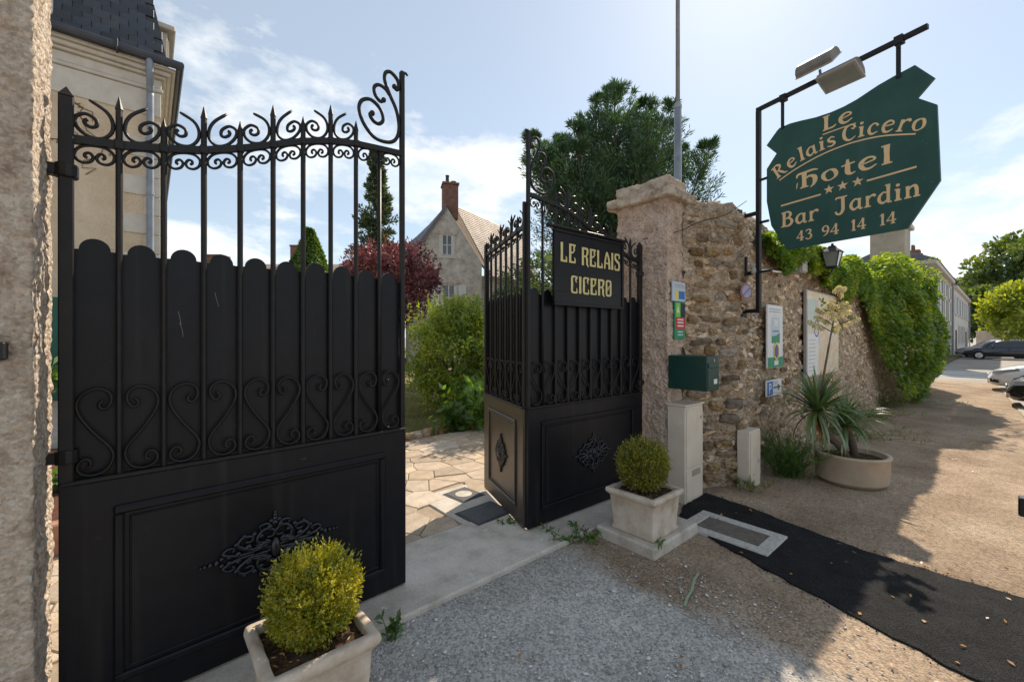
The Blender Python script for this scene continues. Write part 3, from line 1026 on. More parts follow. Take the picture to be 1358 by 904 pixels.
    for i in range(nb):
        xa, xb = xs[i] + 0.012, xs[i + 1] - 0.012
        w = xb - xa
        fl = i % 2 == 1

        def mp(u, vv, zr):
            uu = 1 - u if fl else u
            return (xa + uu * w, 0.0, zr(xa + uu * w) + vv * bay)
        # under the rail
        put('lower_scroll', MB().tube(crm([mp(u, v - 0.11, rail) for u, v in BELOW], 4), 0.0062, 5), 'iron', True)
        if i < nsc:
            put('upper_scroll', MB().tube(crm([mp(u, v + 0.11 - 0.1, rail) for u, v in ABOVE], 4), [0.0075] * 56 + [0.005], 5), 'iron', True)
        m = MB().tube(crm([(mp(u, 0, rail)[0], -0.008, 1.022 + 0.355 * v) for u, v in HEART], 4), 0.0065, 5)
        put('heart_scroll', m, 'iron', True)
        # board with rounded top
        c = (xs[i] + xs[i + 1]) / 2
        hw = bay / 2 - 0.003
        r = hw * 0.68
        dz = rnd.uniform(-0.006, 0.006)
        poly = [(c - hw, 1.02), (c + hw, 1.02), (c + hw, 1.944 + dz), (c + r, 1.946 + dz)]
        poly += [(c + r * math.cos(a), 1.946 + dz + r * 1.0 * math.sin(a)) for a in [math.pi * k / 12 for k in range(1, 12)]]
        poly += [(c - r, 1.946 + dz), (c - hw, 1.944 + dz)]
        put('board', MB().prism(poly, 0.018, 0.034), 'black')
    if brackets:
        for z in (2.245, 1.115):
            m = MB().bbox(-0.13, 0.03, -0.018, 0.03, z - 0.022, z + 0.022, 0.004)
            m.lathe([(0.034, z - 0.026), (0.036, z - 0.02), (0.036, z + 0.02), (0.034, z + 0.026)], 12)
            put('hinge_bracket', m, 'iron')
    return t


def rz_of(a, b):
    return math.atan2(b[1] - a[1], b[0] - a[0])


LA, LB = (-0.248, 2.4214), (1.2415, 2.4936)
RA, RB = (2.345, 2.5283), (3.881, 2.4721)
FB, FA = (2.655, 3.49), (2.338, 2.560)
gl = gate_leaf('gate_leaf', 'closed tall black iron gate leaf hinged on the sunlit roughcast pillar', (LA[0], LA[1], 0.012), rz_of(LA, LB), 1.475)
for pts in ([(0.352, 1.705), (0.358, 1.67), (0.362, 1.645)], [(0.356, 1.655), (0.366, 1.62), (0.369, 1.59)], [(0.49, 1.80), (0.496, 1.77), (0.505, 1.735)], [(0.86, 0.935), (0.875, 0.938), (0.89, 0.936)]):
    m = MB()
    for (a0, b0), (a1, b1) in zip(pts, pts[1:]):
        yy = 0.0165 if b0 > 1 else -0.0212
        m.add([(a0 - 0.0010, yy, b0), (a0 + 0.0010, yy, b0 + 0.001), (a1 + 0.0008, yy, b1), (a1 - 0.0008, yy, b1 - 0.001)], [(0, 1, 2, 3)])
    m.build('scratch', MT['scuff'], gl, fix=False)
gate_leaf('gate_leaf', 'tall black iron gate leaf carrying the gold lettered name board', (RA[0], RA[1], 0.012), rz_of(RA, RB), 1.537, mirror=True, orn=(0.52, 0.36), ornx=0.76)
FL = math.hypot(FA[0] - FB[0], FA[1] - FB[1])
gate_leaf('gate_leaf', 'narrow folded gate leaf swung back into the drive with panel painted in a reflected brown tone', (FB[0], FB[1], 0.012), rz_of(FB, FA), FL, rail=lambda s: 2.44 + 0.06 * s, nb=7, tall=False, orn=(0.30, 0.34), pmatl='reflectpaint', brackets=False)


# ---------------------------------------------------------------- lettering
def ribbon(mb_, pts, w, to3, depth, per=5):
    P = crm(pts, per)
    n_ = len(P)
    ws = w if isinstance(w, (list, tuple)) else [w, w]
    L_, Rr = [], []
    for i, p in enumerate(P):
        t = P[min(i + 1, n_ - 1)] - P[max(i - 1, 0)]
        t = t / (np.hypot(*t) + 1e-9)
        u = i / (n_ - 1) * (len(ws) - 1)
        k = min(int(u), len(ws) - 2)
        ww = ws[k] + (ws[k + 1] - ws[k]) * (u - k)
        L_.append((p[0] - t[1] * ww / 2, p[1] + t[0] * ww / 2))
        Rr.append((p[0] + t[1] * ww / 2, p[1] - t[0] * ww / 2))
    v = [to3(*a, 0) for a in L_] + [to3(*a, 0) for a in Rr] + [to3(*a, depth) for a in L_] + [to3(*a, depth) for a in Rr]
    f = []
    for i in range(n_ - 1):
        a, b, c, d = i, n_ + i, 2 * n_ + i, 3 * n_ + i
        f += [(c, d, d + 1, c + 1), (a, c, c + 1, a + 1), (b, b + 1, d + 1, d)]
    f += [(0, n_, 3 * n_, 2 * n_), (n_ - 1, 3 * n_ - 1, 4 * n_ - 1, 2 * n_ - 1)]
    mb_.add(v, f)


def stem(x, y0, y1, w=0.17):
    return [([(x, y0), (x, (y0 + y1) / 2), (x, y1)], [w * 1.05, w * 0.9, w * 1.15])]


def ser(x0, x1, y, w=0.075):
    return [([(x0, y), ((x0 + x1) / 2, y), (x1, y)], w)]


G = {
    'L': (0.66, stem(0.2, 0, 1) + ser(0.05, 0.36, 0.965) + [([(0.06, 0.045), (0.3, 0.05), (0.5, 0.06), (0.63, 0.17)], [0.09, 0.1, 0.12, 0.05])]),
    'e': (0.64, [([(0.10, 0.36), (0.3, 0.40), (0.52, 0.47), (0.47, 0.62), (0.3, 0.66), (0.13, 0.52), (0.10, 0.28), (0.2, 0.07), (0.38, 0.04), (0.58, 0.18)], [0.06, 0.08, 0.10, 0.17, 0.15, 0.05])]),
    'R': (0.78, stem(0.2, 0, 1) + ser(0.04, 0.34, 0.03) + [([(0.02, 0.92), (0.22, 0.97), (0.46, 0.96), (0.6, 0.77), (0.46, 0.57), (0.24, 0.50)], [0.06, 0.09, 0.16, 0.14, 0.07]), ([(0.36, 0.52), (0.5, 0.28), (0.62, 0.06), (0.80, -0.04)], [0.1, 0.16, 0.13, 0.05])]),
    'l': (0.36, stem(0.18, 0, 1.05) + ser(0.03, 0.34, 0.03) + ser(0.02, 0.24, 1.01)),
    'a': (0.66, [([(0.48, 0.56), (0.3, 0.64), (0.12, 0.46), (0.10, 0.2), (0.26, 0.04), (0.46, 0.2)], [0.07, 0.1, 0.16, 0.14, 0.06])] + stem(0.5, 0.06, 0.66, 0.15) + [([(0.5, 0.06), (0.58, 0.02), (0.67, 0.07)], [0.12, 0.05])]),
    'i': (0.36, stem(0.18, 0, 0.64) + ser(0.03, 0.34, 0.03) + ser(0.04, 0.2, 0.62) + [([(0.10, 0.84), (0.18, 0.85), (0.26, 0.86)], [0.12, 0.17, 0.1])]),
    's': (0.56, [([(0.48, 0.54), (0.32, 0.65), (0.14, 0.54), (0.2, 0.39), (0.40, 0.28), (0.46, 0.14), (0.28, 0.02), (0.06, 0.10)], [0.05, 0.1, 0.13, 0.16, 0.13, 0.1, 0.05])]),
    'C': (0.76, [([(0.68, 0.72), (0.60, 0.92), (0.42, 0.99), (0.18, 0.86), (0.10, 0.5), (0.2, 0.16), (0.44, 0.02), (0.72, 0.18)], [0.14, 0.1, 0.1, 0.18, 0.18, 0.12, 0.04]), ([(0.66, 0.70), (0.54, 0.70), (0.5, 0.78)], [0.1, 0.05])]),
    'c': (0.58, [([(0.5, 0.48), (0.44, 0.6), (0.28, 0.65), (0.12, 0.48), (0.12, 0.2), (0.28, 0.03), (0.54, 0.14)], [0.13, 0.08, 0.09, 0.16, 0.14, 0.05])]),
    'r': (0.56, stem(0.17, 0, 0.66, 0.15) + ser(0.03, 0.33, 0.03) + [([(0.2, 0.42), (0.32, 0.6), (0.46, 0.64), (0.54, 0.54)], [0.06, 0.09, 0.15, 0.12])]),
    'o': (0.64, [([(0.32, 0.65), (0.13, 0.52), (0.10, 0.3), (0.2, 0.07), (0.34, 0.02), (0.52, 0.14), (0.55, 0.36), (0.46, 0.58), (0.32, 0.65)], [0.07, 0.15, 0.15, 0.07, 0.07, 0.15, 0.15, 0.07])]),
    'h': (0.86, stem(0.3, 0, 1, 0.18) + ser(0.14, 0.46, 0.03) + [([(0.0, 0.72), (0.06, 0.92), (0.3, 0.94), (0.62, 0.97), (0.82, 0.9)], [0.05, 0.12, 0.14, 0.12, 0.05]), ([(0.0, 0.05), (0.02, 0.3), (0.04, 0.42)], [0.03, 0.05, 0.03]),
                                                           ([(0.3, 0.5), (0.5, 0.64), (0.68, 0.54), (0.72, 0.3), (0.66, 0.06), (0.54, -0.08)], [0.06, 0.12, 0.18, 0.18, 0.12, 0.04])]),
    't': (0.52, [([(0.24, 0.92), (0.24, 0.5), (0.25, 0.16), (0.36, 0.04), (0.5, 0.1)], [0.08, 0.18, 0.18, 0.12, 0.04]), ([(0.03, 0.60), (0.24, 0.63), (0.48, 0.66)], [0.07, 0.1, 0.07])]),
    'B': (0.78, stem(0.2, 0, 1, 0.18) + [([(0.02, 0.96), (0.24, 0.97), (0.48, 0.95), (0.58, 0.76), (0.46, 0.58), (0.24, 0.53)], [0.05, 0.08, 0.12, 0.17, 0.12, 0.06]), ([(0.24, 0.53), (0.52, 0.52), (0.66, 0.28), (0.52, 0.05), (0.24, 0.03), (0.02, 0.03)], [0.06, 0.11, 0.18, 0.13, 0.08, 0.06])]),
    'J': (0.72, [([(0.08, 0.86), (0.14, 0.97), (0.40, 0.95), (0.68, 0.98)], [0.06, 0.10, 0.12, 0.06]), ([(0.46, 0.97), (0.46, 0.6), (0.46, 0.2), (0.34, -0.02), (0.16, -0.02), (0.08, 0.14)], [0.18, 0.18, 0.18, 0.15, 0.1, 0.12])]),
    'd': (0.68, stem(0.5, 0.02, 1.05, 0.16) + ser(0.36, 0.52, 1.01) + ser(0.48, 0.66, 0.03) + [([(0.48, 0.54), (0.3, 0.64), (0.12, 0.46), (0.10, 0.2), (0.26, 0.04), (0.46, 0.18)], [0.06, 0.1, 0.16, 0.14, 0.06])]),
    'n': (0.70, stem(0.17, 0, 0.66, 0.15) + ser(0.03, 0.32, 0.03) + ser(0.4, 0.68, 0.03) + [([(0.2, 0.42), (0.34, 0.6), (0.48, 0.6), (0.54, 0.4), (0.54, 0.02)], [0.05, 0.09, 0.15, 0.16, 0.15])]),
    '4': (0.70, [([(0.44, 1.0), (0.26, 0.64), (0.04, 0.31), (0.08, 0.28)], [0.06, 0.07, 0.08]), ([(0.05, 0.29), (0.36, 0.29), (0.68, 0.30)], [0.09, 0.09, 0.12])] + stem(0.46, 0, 1, 0.17) + ser(0.3, 0.62, 0.03)),
    '3': (0.62, [([(0.08, 0.82), (0.26, 0.98), (0.48, 0.86), (0.44, 0.66), (0.26, 0.56)], [0.12, 0.09, 0.15, 0.12, 0.06]), ([(0.26, 0.56), (0.50, 0.48), (0.53, 0.2), (0.30, 0.02), (0.06, 0.15)], [0.06, 0.14, 0.18, 0.1, 0.13])]),
    '9': (0.64, [([(0.50, 0.6), (0.34, 0.44), (0.14, 0.52), (0.10, 0.76), (0.28, 0.97), (0.48, 0.88), (0.54, 0.6), (0.44, 0.24), (0.14, 0.0)], [0.06, 0.09, 0.15, 0.15, 0.08, 0.12, 0.17, 0.14, 0.05])]),
    '1': (0.46, stem(0.26, 0, 1, 0.18) + ser(0.08, 0.44, 0.03) + [([(0.26, 0.98), (0.16, 0.86), (0.05, 0.82)], [0.12, 0.08, 0.04])]),
}


def letters(root, text, s0, s1, z0, h, y, mat, arc=None, per=5):
    """glyphs drawn from s0 to s1 on the root's -y face at baseline z0 (or along arc(s)->z)"""
    tot = sum((G[c][0] + 0.06) if c != ' ' else 0.42 for c in text) - 0.06
    kx = (s1 - s0) / tot
    x = s0
    for c in text:
        if c == ' ':
            x += 0.42 * kx
            continue
        gw, strokes = G[c]
        mid = x + gw * kx / 2
        if arc:
            zb = arc(mid)
            an = math.atan((arc(mid + 0.01) - arc(mid - 0.01)) / 0.02)
        else:
            zb, an = z0, 0.0
        m = MB()
        for k, (pts, w) in enumerate(strokes):
            yo = y - 0.0012 - 0.0003 * k
            dep = -0.0009

            def to3(u, v, d, yo=yo):
                px, pz = (u - gw / 2) * kx, v * h
                return (mid + px * math.cos(an) - pz * math.sin(an), yo + d + 0.0008, zb + px * math.sin(an) + pz * math.cos(an))
            ribbon(m, pts, w, to3, dep, per)
        m.build('letter', mat, root, fix=False)
        x += (gw + 0.06) * kx


# ---------------------------------------------------------------- hotel sign on its wall bracket
hs = thing('hanging_sign', 'dark green scalloped hotel sign with ochre lettering on iron wall bracket', 'sign', (4.9815, 1.7167, 1.8), R(-102.2))
Z = 1.8
out = [(0.091, 3.624), (0.2, 3.735), (0.225, 3.752), (0.33, 3.752), (0.43, 3.735), (0.56, 3.708), (0.681, 3.697), (0.79, 3.70), (0.89, 3.716), (0.97, 3.74), (1.043, 3.762), (1.151, 3.782), (1.284, 3.80), (1.402, 3.633), (1.299, 3.527), (1.414, 3.418), (1.434, 2.82), (1.237, 2.49), (0.637, 2.487), (0.301, 2.485), (0.141, 2.765), (0.094, 3.03), (0.094, 3.375), (0.195, 3.5)]
bd = MB().prism([(a, b - Z) for a, b in out], -0.012, 0.012).build('board', MT['signgreen'], hs)
# frame
MB().bbox(-0.022, 0.022, -0.022, 0.022, 1.86 - Z, 4.035 - Z, 0.004).build('upright', MT['iron'], hs)
MB().tube([(-0.02, 0, 4.05 - Z), (1.36, 0, 4.07 - Z)], 0.026, 4).build('top_arm', MT['iron'], hs)
for z, L_ in ((2.94, 0.21), (1.885, 0.16), (2.30, 0.17)):
    m = MB().bbox(-L_, 0.0, -0.016, 0.016, z - Z - 0.02, z - Z + 0.02, 0.004)
    m.bbox(-L_ - 0.01, -L_ + 0.005, -0.04, 0.04, z - Z - 0.09, z - Z + 0.09, 0.003)
    m.build('wall_strut', MT['iron'], hs)
for z in (3.285, 2.83):
    MB().bbox(0.02, 0.11, -0.012, 0.012, z - Z - 0.012, z - Z + 0.012, 0.003).build('side_clip', MT['iron'], hs)
MB().bbox(-0.05, 0.14, -0.02, 0.02, 2.29 - Z, 2.31 - Z, 0.003).build('spur', MT['iron'], hs)
for s_, z0, z1 in ((0.258, 3.73, 4.03), (1.182, 3.75, 4.05)):
    m = MB().bbox(s_ - 0.016, s_ + 0.016, -0.022, -0.0125, z0 - Z, z1 - Z, 0.002)
    m.bbox(s_ - 0.03, s_ + 0.03, -0.03, 0.03, z1 - Z - 0.02, z1 - Z + 0.05, 0.003)
    m.ball((s_, -0.026, z1 - Z - 0.05), 0.01, 6, 4)
    m.build('hanger', MT['iron'], hs)


def arcz(s):
    # underline arc of the second line
    pts = [(0.209, 3.236), (0.301, 3.284), (0.426, 3.335), (0.603, 3.370), (0.724, 3.378), (0.929, 3.370), (1.062, 3.345), (1.169, 3.310), (1.30, 3.262)]
    if s <= pts[0][0]:
        return pts[0][1] - (pts[0][0] - s) * 0.52 - Z
    for (a, za), (b, zb) in zip(pts, pts[1:]):
        if s <= b:
            return za + (zb - za) * (s - a) / (b - a) - Z
    return pts[-1][1] - (s - pts[-1][0]) * 0.36 - Z


letters(hs, 'Le', 0.612, 0.868, 3.545 - Z, 0.135, -0.012, MT['ochre'])
letters(hs, 'Relais', 0.19, 0.735, 0, 0.135, -0.012, MT['ochre'], arcz)
letters(hs, 'Cicero', 0.775, 1.34, 0, 0.138, -0.012, MT['ochre'], arcz)
letters(hs, 'hotel', 0.39, 1.145, 3.065 - Z, 0.155, -0.012, MT['ochre'])
letters(hs, 'Bar', 0.238, 0.585, 2.722 - Z, 0.150, -0.012, MT['ochre'])
letters(hs, 'Jardin', 0.715, 1.32, 2.735 - Z, 0.150, -0.012, MT['ochre'])
for txt, a, b in (('43', 0.388, 0.53), ('94', 0.612, 0.755), ('14', 0.843, 0.96), ('14', 1.05, 1.168)):
    letters(hs, txt, a, b, 2.553 - Z, 0.098, -0.012, MT['ochre'])


def strip(root, pts, w, y, mat, name='rule'):
    m = MB()
    ribbon(m, pts, w, lambda u, v, d: (u, y - 0.0011 + d, v), -0.0009)
    m.build(name, mat, root, fix=False)


strip(hs, [(0.225, 3.212 - Z), (0.33, 3.256 - Z), (0.451, 3.294 - Z), (0.6, 3.328 - Z), (0.74, 3.343 - Z), (0.89, 3.342 - Z), (1.08, 3.312 - Z), (1.29, 3.24 - Z)], 0.012, -0.012, MT['ochre'])
strip(hs, [(0.62, 3.515 - Z), (0.75, 3.513 - Z), (0.885, 3.508 - Z)], 0.010, -0.012, MT['ochre'])
strip(hs, [(0.24, 2.945 - Z), (0.42, 2.95 - Z), (0.605, 2.955 - Z)], 0.016, -0.012, MT['ochre'])
strip(hs, [(0.965, 2.967 - Z), (1.13, 2.97 - Z), (1.295, 2.974 - Z)], 0.016, -0.012, MT['ochre'])
for s_ in (0.672, 0.782, 0.897):
    pts = []
    for k in range(10):
        r_ = 0.045 if k % 2 == 0 else 0.018
        a = R(90 + 36 * k)
        pts.append((s_ + r_ * math.cos(a), 2.982 - Z + r_ * math.sin(a)))
    MB().prism(pts, -0.0139, -0.0123).build('star', MT['ochre'], hs)

# two floodlights clamped to the top arm
for k, (s_, z, yy, tl, lab) in enumerate([(0.60, 4.16, -0.05, 40, 'upper aluminium floodlight clamped on top of the sign bracket arm'), (0.78, 3.95, -0.06, -25, 'lower aluminium floodlight hanging under the sign bracket arm')]):
    c = hs.matrix_basis @ Vector((s_, yy, z - Z))
    t = thing('floodlight', lab, 'floodlight', c, R(-102.2))
    a = R(tl)
    prof = [(-0.10, 0.0), (0.10, 0.0), (0.105, 0.02), (0.098, 0.05), (0.07, 0.078), (0.03, 0.092), (-0.03, 0.092), (-0.07, 0.078), (-0.098, 0.05), (-0.105, 0.02)]

    def rotp(p):
        y_, z_ = p[1], p[2]
        return (p[0], y_ * math.cos(a) - z_ * math.sin(a), y_ * math.sin(a) + z_ * math.cos(a))
    # housing along x (0.3 long)
    m = MB()
    vv = [(-0.15, p[0], p[1]) for p in prof] + [(0.15, p[0], p[1]) for p in prof]
    nn = len(prof)
    m.add(vv, [tuple(range(nn)), tuple(range(2 * nn - 1, nn - 1, -1))] + [((i + 1) % nn, i, i + nn, (i + 1) % nn + nn) for i in range(nn)])
    m.mapx(rotp).build('housing', MT['dullmetal'], t)
    MB().box(-0.135, 0.135, -0.085, 0.085, -0.006, -0.001).mapx(rotp).build('glass', MT['lampglass'], t)
    MB().bbox(-0.158, 0.158, -0.108, 0.108, -0.0005, 0.014, 0.003).mapx(rotp).build('rim', MT['grey'], t)
    MB().tube([(0, 0.03, -0.02 if k == 0 else 0.06), (0, 0.05, 4.065 - z - 0.0)], 0.012, 6).build('clamp', MT['galv'], t)

# name board on the gate
rzr = rz_of(RA, RB)
nb_ = thing('name_board', 'black framed board with gold raised lettering hung on the gate', 'sign', (RA[0], RA[1], 0), rzr)
MB().bbox(0.24, 1.17, -0.062, -0.045, 1.885, 2.50, 0.003).build('panel', MT['black'], nb_)
for z in (2.252, 2.0):
    MB().bbox(0.262, 1.145, -0.066, -0.0625, z - 0.006, z + 0.006, 0.0015).build('batten', MT['iron'], nb_)
for (a, b, c_, d) in [(0.236, 1.176, 1.87, 1.895), (0.236, 1.176, 2.492, 2.515), (0.234, 0.256, 1.896, 2.491), (1.152, 1.178, 1.896, 2.491)]:
    MB().bbox(a, b, -0.072, -0.04, c_, d, 0.003).build('frame', MT['black'], nb_)
MB().bbox(0.17, 1.23, -0.075, -0.03, 2.528, 2.55, 0.004).build('hanging_rail', MT['iron'], nb_)
GB = {
    'L': (0.62, [([(0.13, 0), (0.13, 0.5), (0.13, 1)], [0.2, 0.17, 0.2]), ([(0.06, 0.05), (0.3, 0.05), (0.56, 0.05)], 0.11), ([(0.50, 0.06), (0.50, 0.2), (0.44, 0.30)], [0.12, 0.1, 0.05])]),
    'E': (0.62, [([(0.13, 0), (0.13, 0.5), (0.13, 1)], 0.18), ([(0.06, 0.05), (0.3, 0.05), (0.58, 0.05)], 0.1), ([(0.06, 0.95), (0.3, 0.95), (0.58, 0.95)], 0.1), ([(0.5, 0.94), (0.44, 0.78), (0.5, 0.66)], 0.12), ([(0.16, 0.52), (0.3, 0.55), (0.44, 0.62)], 0.09), ([(0.52, 0.06), (0.53, 0.2), (0.46, 0.30)], [0.11, 0.1, 0.05])]),
    'R': (0.66, [([(0.13, 0), (0.13, 0.5), (0.13, 1)], 0.18), ([(0.06, 0.95), (0.35, 0.95), (0.54, 0.9), (0.52, 0.7), (0.42, 0.54), (0.18, 0.50)], [0.1, 0.12, 0.17, 0.17, 0.1, 0.08]), ([(0.40, 0.52), (0.5, 0.36), (0.5, 0.1), (0.64, -0.06)], [0.1, 0.18, 0.16, 0.05])]),
    'A': (0.64, [([(0.08, 0), (0.15, 0.55), (0.30, 0.98)], [0.13, 0.15, 0.13]), ([(0.56, 0), (0.5, 0.55), (0.30, 0.98)], [0.2, 0.18, 0.13]), ([(0.02, 0.40), (0.3, 0.33), (0.46, 0.33)], [0.05, 0.09, 0.09])]),
    'I': (0.28, [([(0.14, 0), (0.14, 0.5), (0.14, 1)], [0.2, 0.17, 0.2])]),
    'S': (0.58, [([(0.5, 0.72), (0.5, 0.94), (0.3, 0.95), (0.12, 0.93), (0.12, 0.68), (0.3, 0.54), (0.48, 0.42), (0.48, 0.08), (0.3, 0.05), (0.08, 0.06), (0.1, 0.3)], [0.12, 0.11, 0.1, 0.14, 0.17, 0.17, 0.17, 0.14, 0.1, 0.11, 0.06])]),
    'C': (0.60, [([(0.50, 0.62), (0.42, 0.78), (0.54, 0.93), (0.3, 0.96), (0.12, 0.90), (0.12, 0.5), (0.12, 0.1), (0.3, 0.04), (0.52, 0.06), (0.50, 0.3)], [0.05, 0.12, 0.1, 0.1, 0.15, 0.18, 0.15, 0.1, 0.12, 0.05])]),
    'O': (0.62, [([(0.31, 0.96), (0.12, 0.9), (0.12, 0.5), (0.12, 0.1), (0.31, 0.04), (0.5, 0.1), (0.5, 0.5), (0.5, 0.9), (0.31, 0.96)], [0.1, 0.15, 0.17, 0.15, 0.1, 0.15, 0.17, 0.15, 0.1]), ([(0.40, 0.66), (0.3, 0.52), (0.24, 0.36)], [0.04, 0.09, 0.04])]),
}
G, GSAVE = GB, G
letters(nb_, 'LE', 0.305, 0.50, 2.245, 0.165, -0.0662, MT['cream'], per=4)
letters(nb_, 'RELAIS', 0.57, 1.118, 2.240, 0.160, -0.0662, MT['cream'], per=4)
letters(nb_, 'CICERO', 0.432, 0.995, 1.985, 0.150, -0.0662, MT['cream'], per=4)
G = GSAVE

# ---------------------------------------------------------------- pillars and wall


def rough_box(x0, x1, y0, y1, z0, z1, step, amp, seed, taper=0.0):
    """closed box whose skin is broken up like thrown render"""
    m = MB()
    idx = {}

    def vert(p):
        k = tuple(round(c, 5) for c in p)
        if k not in idx:
            cx_, cy_ = (x0 + x1) / 2, (y0 + y1) / 2
            d = Vector((0, 0, 0))
            e = 1e-4
            if abs(p[0] - x0) < e: d.x -= 1
            if abs(p[0] - x1) < e: d.x += 1
            if abs(p[1] - y0) < e: d.y -= 1
            if abs(p[1] - y1) < e: d.y += 1
            if abs(p[2] - z1) < e: d.z += 1
            if d.length > 1.1:
                d = d.normalized() * 0.6
            a = amp * (0.7 * noise.noise(Vector((p[0] * 7 + seed, p[1] * 7, p[2] * 6))) + 0.9 * abs(noise.noise(Vector((p[0] * 16 + seed, p[1] * 16, p[2] * 20)))) + 0.75 * abs(noise.noise(Vector((p[0] * 38, p[1] * 38 + seed, p[2] * 46)))) - 0.45)
            q = Vector(p) + d * a
            idx[k] = len(m.v)
            m.v.append((q.x, q.y, q.z))
        return idx[k]

    def grid(fn, nu, nv):
        for i in range(nu):
            for j in range(nv):
                m.f.append(tuple(vert(fn(a / nu, b / nv)) for a, b in ((i, j), (i + 1, j), (i + 1, j + 1), (i, j + 1))))
    nxx, nyy, nzz = max(1, int((x1 - x0) / step)), max(1, int((y1 - y0) / step)), max(1, int((z1 - z0) / step))
    lx, ly, lz = x1 - x0, y1 - y0, z1 - z0
    grid(lambda u, v: (x0 + u * lx, y0, z0 + v * lz), nxx, nzz)
    grid(lambda u, v: (x1, y0 + u * ly, z0 + v * lz), nyy, nzz)
    grid(lambda u, v: (x1 - u * lx, y1, z0 + v * lz), nxx, nzz)
    grid(lambda u, v: (x0, y1 - u * ly, z0 + v * lz), nyy, nzz)
    grid(lambda u, v: (x0 + u * lx, y0 + v * ly, z1), nxx, nyy)
    grid(lambda u, v: (x0 + u * lx, y1 - v * ly, z0), nxx, nyy)
    return m


lp_ = rough_box(-0.95, -0.30, 2.17, 2.52, -0.05, 3.7, 0.013, 0.016, 3.0).build('gate_pillar', MT['roughcast'], smooth=True, fix=False)
tag(lp_, 'rough rendered gate pillar beside the mansard house with small bell box', 'pillar')
t = thing('bell_box', 'small dark grey bell box fixed to the rough pillar', 'doorbell', (-0.385, 2.14, 1.555))
MB().bbox(-0.030, 0.030, -0.018, 0.03, -0.03, 0.03, 0.005).build('casing', MT['trim'], t)
MB().bbox(-0.006, 0.012, -0.024, -0.0185, -0.018, 0.02, 0.002).build('button', MT['grey'], t)

rp_ = thing('gate_pillar', 'pinkish rendered gate pillar with stepped stone cap at the wall end', 'pillar', (4.13, 2.48, 0))
rough_box(3.93 - 4.13, 4.30 - 4.13, 2.19 - 2.48, 2.78 - 2.48, -0.05, 3.02, 0.016, 0.030, 9.0).build('shaft', MT['pillar'], rp_, True, False)
rough_box(3.86 - 4.13, 4.40 - 4.13, 2.12 - 2.48, 2.86 - 2.48, 3.0, 3.09, 0.02, 0.03, 5.0).build('cap_slab', MT['cap'], rp_, True, False)
rough_box(3.94 - 4.13, 4.33 - 4.13, 2.19 - 2.48, 2.80 - 2.48, 3.08, 3.225, 0.02, 0.035, 6.0).build('cap_block', MT['cap'], rp_, True, False)

WALLP = [(4.24, 2.18), (4.40, 2.11), (4.62, 1.99), (4.76, 1.91), (4.90, 1.88), (20.0, 1.88)]
wl_len = [0]
for a, b in zip(WALLP, WALLP[1:]):
    wl_len.append(wl_len[-1] + math.hypot(b[0] - a[0], b[1] - a[1]))


def wall_pt(u):
    for i in range(len(WALLP) - 1):
        if u <= wl_len[i + 1] or i == len(WALLP) - 2:
            t_ = (u - wl_len[i]) / (wl_len[i + 1] - wl_len[i])
            a, b = Vector(WALLP[i]), Vector(WALLP[i + 1])
            d = (b - a).normalized()
            return a.lerp(b, t_), Vector((d.y, -d.x))   # outward normal (to street)


us = [0.0]
while us[-1] < wl_len[-1]:
    us.append(us[-1] + (0.024 if us[-1] < 4 else 0.045 if us[-1] < 10 else 0.10))
us[-1] = wl_len[-1]
zs = list(np.linspace(-0.05, 1, 100))
wtop = lambda u: 3.02 - 0.12 * min(1, max(0, (u - 0.9) / 1.2)) + 0.05 * math.sin(u * 1.7) + 0.03 * math.sin(u * 5.1)
V, Fq = [], []
for u in us:
    p, nm = wall_pt(u)
    H_ = wtop(u) + 0.05 * noise.noise(Vector((u * 5, 0, 0)))
    for zf in zs:
        z = zf * H_
        q = (u * 1.0, z, 4.4)
        d = 0.035 * noise.noise(Vector((u * 4, z * 6, 1.1))) + 0.05 * (abs(noise.noise(Vector((u * 7, z * 13, 8.1)))) - 0.25) + 0.035 * (abs(noise.noise(Vector((u * 19, z * 30, 3.3)))) - 0.2)
        d += 0.03 * noise.noise(Vector((u * 0.8, z * 1.0, 2.0)))
        top = max(0.0, zf - 0.965) / 0.035
        d -= 0.05 * top
        V.append((p.x + nm.x * d, p.y + nm.y * d, z))
nz_ = len(zs)
for i in range(len(us) - 1):
    for j in range(nz_ - 1):
        a = i * nz_ + j
        Fq.append((a, a + nz_, a + nz_ + 1, a + 1))
# top, back
o0 = len(V)
for u in us:
    p, nm = wall_pt(u)
    H_ = wtop(u) + 0.05 * noise.noise(Vector((u * 5, 0, 0)))
    for (dd, zz) in ((-0.2, H_ + 0.03 * noise.noise(Vector((u * 8, 3, 0)))), (-0.42, H_ - 0.02), (-0.45, -0.05)):
        V.append((p.x + nm.x * dd, p.y + nm.y * dd, zz))
for i in range(len(us) - 1):
    a, b = i * nz_ + nz_ - 1, (i + 1) * nz_ + nz_ - 1
    c, d = o0 + i * 3, o0 + (i + 1) * 3
    Fq += [(a, b, d, c), (c, d, d + 1, c + 1), (c + 1, d + 1, d + 2, c + 2)]
Fq.append(tuple([len(us) * nz_ - nz_ + j for j in range(nz_)] + [o0 + (len(us) - 1) * 3 + k for k in range(3)]))
wall = thing('boundary_wall', 'old rubble stone boundary wall running from the gate along the pavement', 'wall', (0, 0, 0))
MB().add(V, Fq).build('mortar', MT['mortar'], wall, True, False)

